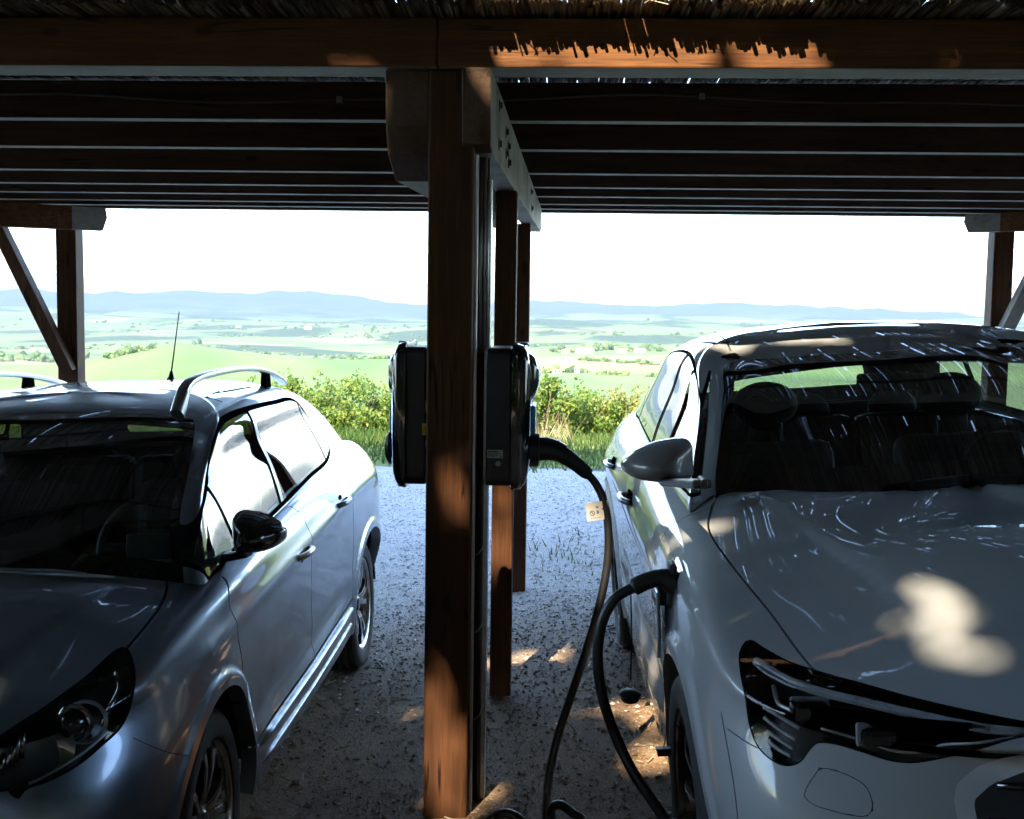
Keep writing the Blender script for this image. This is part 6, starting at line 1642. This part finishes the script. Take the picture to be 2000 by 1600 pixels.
specR = dict(smooth=(1.0, 3.2), ds=.017, body=RB, green=RG, cowl_col=6, belt_row=5, paint=M['paint_white'], glass=GL,
    deform=[dome(.42, .62, -.62, .55, .009), crease([(-.5, .88), (.4, .90), (1.3, .93), (2.2, .96), (3, .98)], .04, .012, .2, 3.2), crease([(0, .5), (.4, .50), (1.5, .52), (2.4, .56)], .06, -.016, .5, 2.4), arch_flare(0, RAZ, RAR, .060, .010), arch_flare(2.93, RAZ, RAR, .060, .010)],
    body_feats=mk_feats_R(), green_feats=mk_green_R(),
    regions={'hood': ('hood', M['paint_white'], 'join'), 'front_door': ('front_door', M['paint_white'], 0), 'rear_door': ('rear_door', M['paint_white'], 0), 'headlight': ('headlight', M['lens'], 0), 'lamp_seal': ('headlight_surround', M['seal'], 0), 'grille': ('grille', M['black_plastic'], 'join'), 'grille_frame': ('grille_frame', M['frame_silver'], 'join'), 'intake': ('air_intake', M['black_plastic'], 0), 'port': ('charge_port', M['black_plastic'], 0),
             'tail': ('tail_light', M['red_lamp'], 0), 'trim': ('window_trim', M['seal'], 0), 'pillar': ('door_pillar', M['seal'], 0), 'bright': ('window_sill_trim', M['satin'], 0), 'win2': ('front_window', M['winds'], 0), 'win3': ('rear_door_window', M['winds'], 0), 'win4': ('quarter_window', M['winds'], 0),
             'frit': ('windscreen_edge', M['frit'], 'join'), 'wind': ('windscreen', M['wind'], 'join'), 'rear_window': ('rear_window', M['wind'], 'join')})
build_car(RCAR, specR, rroot)
for yy in (0, 2.93):
    wheel(rroot, (.825, yy, .381), .381, .255, .272, 'blade', 1); wheel(rroot, (-.825, yy, .381), .381, .255, .272, 'blade', -1)
well(rroot, 0, RAZ, .45, .45, .905); well(rroot, 2.93, RAZ, .45, .45, .905)
b = MB(); b.box((-.80, .52, .255), (.80, 2.42, .30)); b.box((-.44, -.6, .25), (.44, .52, .29)); b.box((-.44, 2.42, .25), (.44, 3.7, .29)); mesh_obj('underbody', b.v, b.f, M['under'], rroot)
cabin(rroot, -1, 1.1, .7, 3.4, .76, .40, 1, [(1.35, 'front'), (2.3, 'rear')], 1.385, .78, 1.09)
b = MB(); b.obox((0, 1.32, 1.40), (.25, .025, .07), Matrix.Rotation(R(10), 3, 'X')); mesh_obj('interior_mirror', b.v, b.f, M['cabin'], rroot, bevel=.012)
lamp_core(RCAR, rroot, .05, M['lamp_dark'])
wing_mirror(RCAR, rroot, tuple(RCAR.loc_y(1288, 905, .62)), (.112, .085, .068), tuple(RCAR.loc_x(1372, 946, .872)), M['paint_mirror_shaded'], M['black_plastic'])
for s_ in (1, -1): door_handle(rroot, s_, (.955, 1.52, .985), .20, M['satin']); door_handle(rroot, s_, (.958, 2.42, 1.0), .20, M['satin'])
M['guide'] = plain('grey_light_guide', (.30, .31, .33), .3, var=.1)
# light strip, lens block and bars of the headlight
def strip(pix, r, depth, name, mat, region='headlight'):
    p = smooth_path([tuple(RCAR.on(region, x, y, depth)[0]) for x, y in pix], 6); b = MB(); b.tube(p, r, 8); return both_obj(RCAR, rroot, b, name, mat, smooth=True)
strip([(1475, 1283), (1500, 1300), (1545, 1324), (1600, 1340), (1690, 1362), (1800, 1388), (1910, 1412), (2000, 1424)], .010, .012, 'running_light', M['guide'])
strip([(1478, 1296), (1502, 1311), (1548, 1334), (1602, 1350), (1690, 1371), (1800, 1397), (1910, 1420), (1990, 1430)], .0035, .006, 'light_guide', M['guide'])
strip([(1600, 1430), (1680, 1450), (1740, 1468), (1790, 1472), (1840, 1464), (1910, 1446), (1980, 1433)], .003, .008, 'light_guide', M['guide'])
for x0, y0, x1, y1 in ((1483, 1386, 1556, 1428), (1485, 1405, 1550, 1446), (1490, 1428, 1545, 1462), (1497, 1450, 1540, 1476)):
    strip([(x0, y0), ((x0+x1)/2, (y0+y1)/2+1), (x1, y1)], .0042, .012, 'light_bar', M['guide'])
strip([(1506, 1318), (1516, 1352), (1530, 1398)], .005, .03, 'light_guide', M['satin'])
for (x, y, w, h) in ((1580, 1362, .070, .046), (1712, 1412, .070, .036)):
    c, n = RCAR.on('headlight', x, y, .038); fw = Vector((float(n[0])*.5, -1, .05)).normalized(); xx = Vector((1, .25, 0)); xx = (xx-fw*xx.dot(fw)).normalized(); zz = xx.cross(fw)
    Mq = Matrix((xx, -fw, zz)).transposed()
    b = MB(); b.obox(tuple(c), (w, .03, h), Mq); both_obj(RCAR, rroot, b, 'projector_lens', M['black_gloss'], bevel=.012)
    b = MB(); b.obox(tuple(Vector(tuple(c)) + Mq @ Vector((0, .018, 0))), (w+.012, .01, h+.012), Mq); both_obj(RCAR, rroot, b, 'projector_ring', M['guide'], bevel=.005)
# grille slats
for k in range(7):
    z = .42+k*.06; hw_ = np.interp(z, [.36, .44, .70, .77, .84], [.30, .42, .485, .48, .33])-.02
    ys = lambda x: -.888+.27*x**2+(.05 if z > .77 else .02 if z > .71 else 0)+(.012 if z < .5 else 0)
    b = MB(); pp = [(x, ys(abs(x))-.004, z) for x in np.linspace(-hw_, hw_, 13)]; b.tube(pp, .0085, 8); local_obj(RCAR, rroot, b, 'grille_slat', M['black_gloss'], smooth=True)
# open charge flap hanging below its port, lock and seals in the port
fl = empty('charge_flap', (-.930, .30, .835), 0, rroot)
b = MB(); b.prism([(-.085, .10), (.085, .10), (.085, -.02), (.05, -.09), (-.02, -.105), (-.075, -.03)], .040, .050, Matrix(((0, 0, -1, 0), (1, 0, 0, 0), (0, 1, 0, 0), (0, 0, 0, 1)))); mesh_obj('panel', b.v, b.f, M['paint_white'], fl, bevel=.003)
b = MB(); b.box((-.040, -.05, .045), (-.0385, .05, .085)); mesh_obj('label', b.v, b.f, M['white_label'], fl)
for k in range(3):
    b = MB(); b.box((-.0512, -.045+.032*k, .055), (-.0502, -.025+.032*k, .075)); mesh_obj('print', b.v, b.f, M['print'], fl)
for y_ in (-.03, .04):
    b = MB(); b.box((-.042, y_-.01, .05), (0, y_+.01, .12)); mesh_obj('hinge', b.v, b.f, M['black_plastic'], fl, bevel=.003)
b = MB(); b.lathe([(0, .0), (.030, .0), (.036, .012), (.040, .03), (.044, .03), (.044, -.02)], 28, Matrix.Translation((-.925, .30, .86)) @ Matrix.Rotation(R(-90), 4, 'Y')); mesh_obj('charge_socket', b.v, b.f, M['black_gloss'], rroot, auto=R(40))
# second dust cap dangling under the port
q0 = RCAR.loc_y(1303, 1428, .30); q1 = RCAR.loc_y(1296, 1460, .30)
b = MB(); b.tube([tuple(RCAR.loc_y(1304, 1300, .33)), tuple(q0), tuple(q1)], .0016, 5); local_obj(RCAR, rroot, b, 'cap_string', M['cable_rubber'], smooth=True)
b = MB(); b.obox(tuple(q1 + np.array([0, 0, -.012])), (.038, .024, .022)); b.obox(tuple(q1 + np.array([0, 0, -.003])), (.046, .026, .005)); local_obj(RCAR, rroot, b, 'port_cap', M['rubber'], bevel=.003)
# ================================================================ sunlit spots: gaps in the leaves along the sun's rays
for x, y, r in ((1715, 1118, .015), (1775, 1132, .012), (1885, 1080, .0), (1790, 1205, .008), (1860, 1215, .02), (1650, 1275, -.02), (1705, 1280, -.005), (1925, 1318, .02), (1960, 1365, .022), (1530, 1235, -.02), (1410, 1010, -.015)):
    tgt(RCAR.world(RCAR.on('hood', x, y)[0]), r+.008)
for x, y, r, X in ((1275, 1075, .03, .95), (1290, 1030, .03, .95), (1268, 1140, .03, .95), (1262, 1185, .01, .95), (1398, 930, .02, .80), (1404, 905, .015, .78), (1385, 990, .01, .84), (1310, 935, .02, 1.0), (1355, 1240, .0, .95)):
    tgt(RCAR.world(RCAR.loc_x(x, y, X)), r)
for x, y, r in ((25, 1335, .02), (70, 1300, .005)): tgt(LCAR.world(LCAR.on('hood', x, y)[0]), r)
tgt(LCAR.world(LCAR.loc_x(20, 1520, .5)), .02)
for x in range(965, 1560, 24): tgt(cw(*c_on_d(x, 104, 3.955)), .10)
for x in (690, 1830): tgt(cw(*c_on_d(x, 120, 3.955)), .02)
tgt(cw(*c_on_d(930, 165, 3.935)), .02)
for x, y, r in ((918, 885, -.035), (914, 930, -.015), (914, 980, -.025), (838, 1262, -.03), (846, 1298, -.012), (838, 1335, -.03), (852, 1462, .02), (885, 1490, .04), (865, 1540, .03), (895, 1570, .02)): tgt(cw(*c_on_d(x, y, 3.975)), r+.028)
for x, y, r in ((1270, 1392, .04), (1230, 1415, .04), (1290, 1415, .03), (1290, 1460, .04), (1300, 1500, .035), (1275, 1525, .01), (1040, 1282, .03), (1075, 1290, .03), (1005, 1278, .02), (800, 1385, .025), (700, 1565, .0), (955, 1285, .01)): tgt(on_z(x, y, 0.0), r+.025)
build_trees()
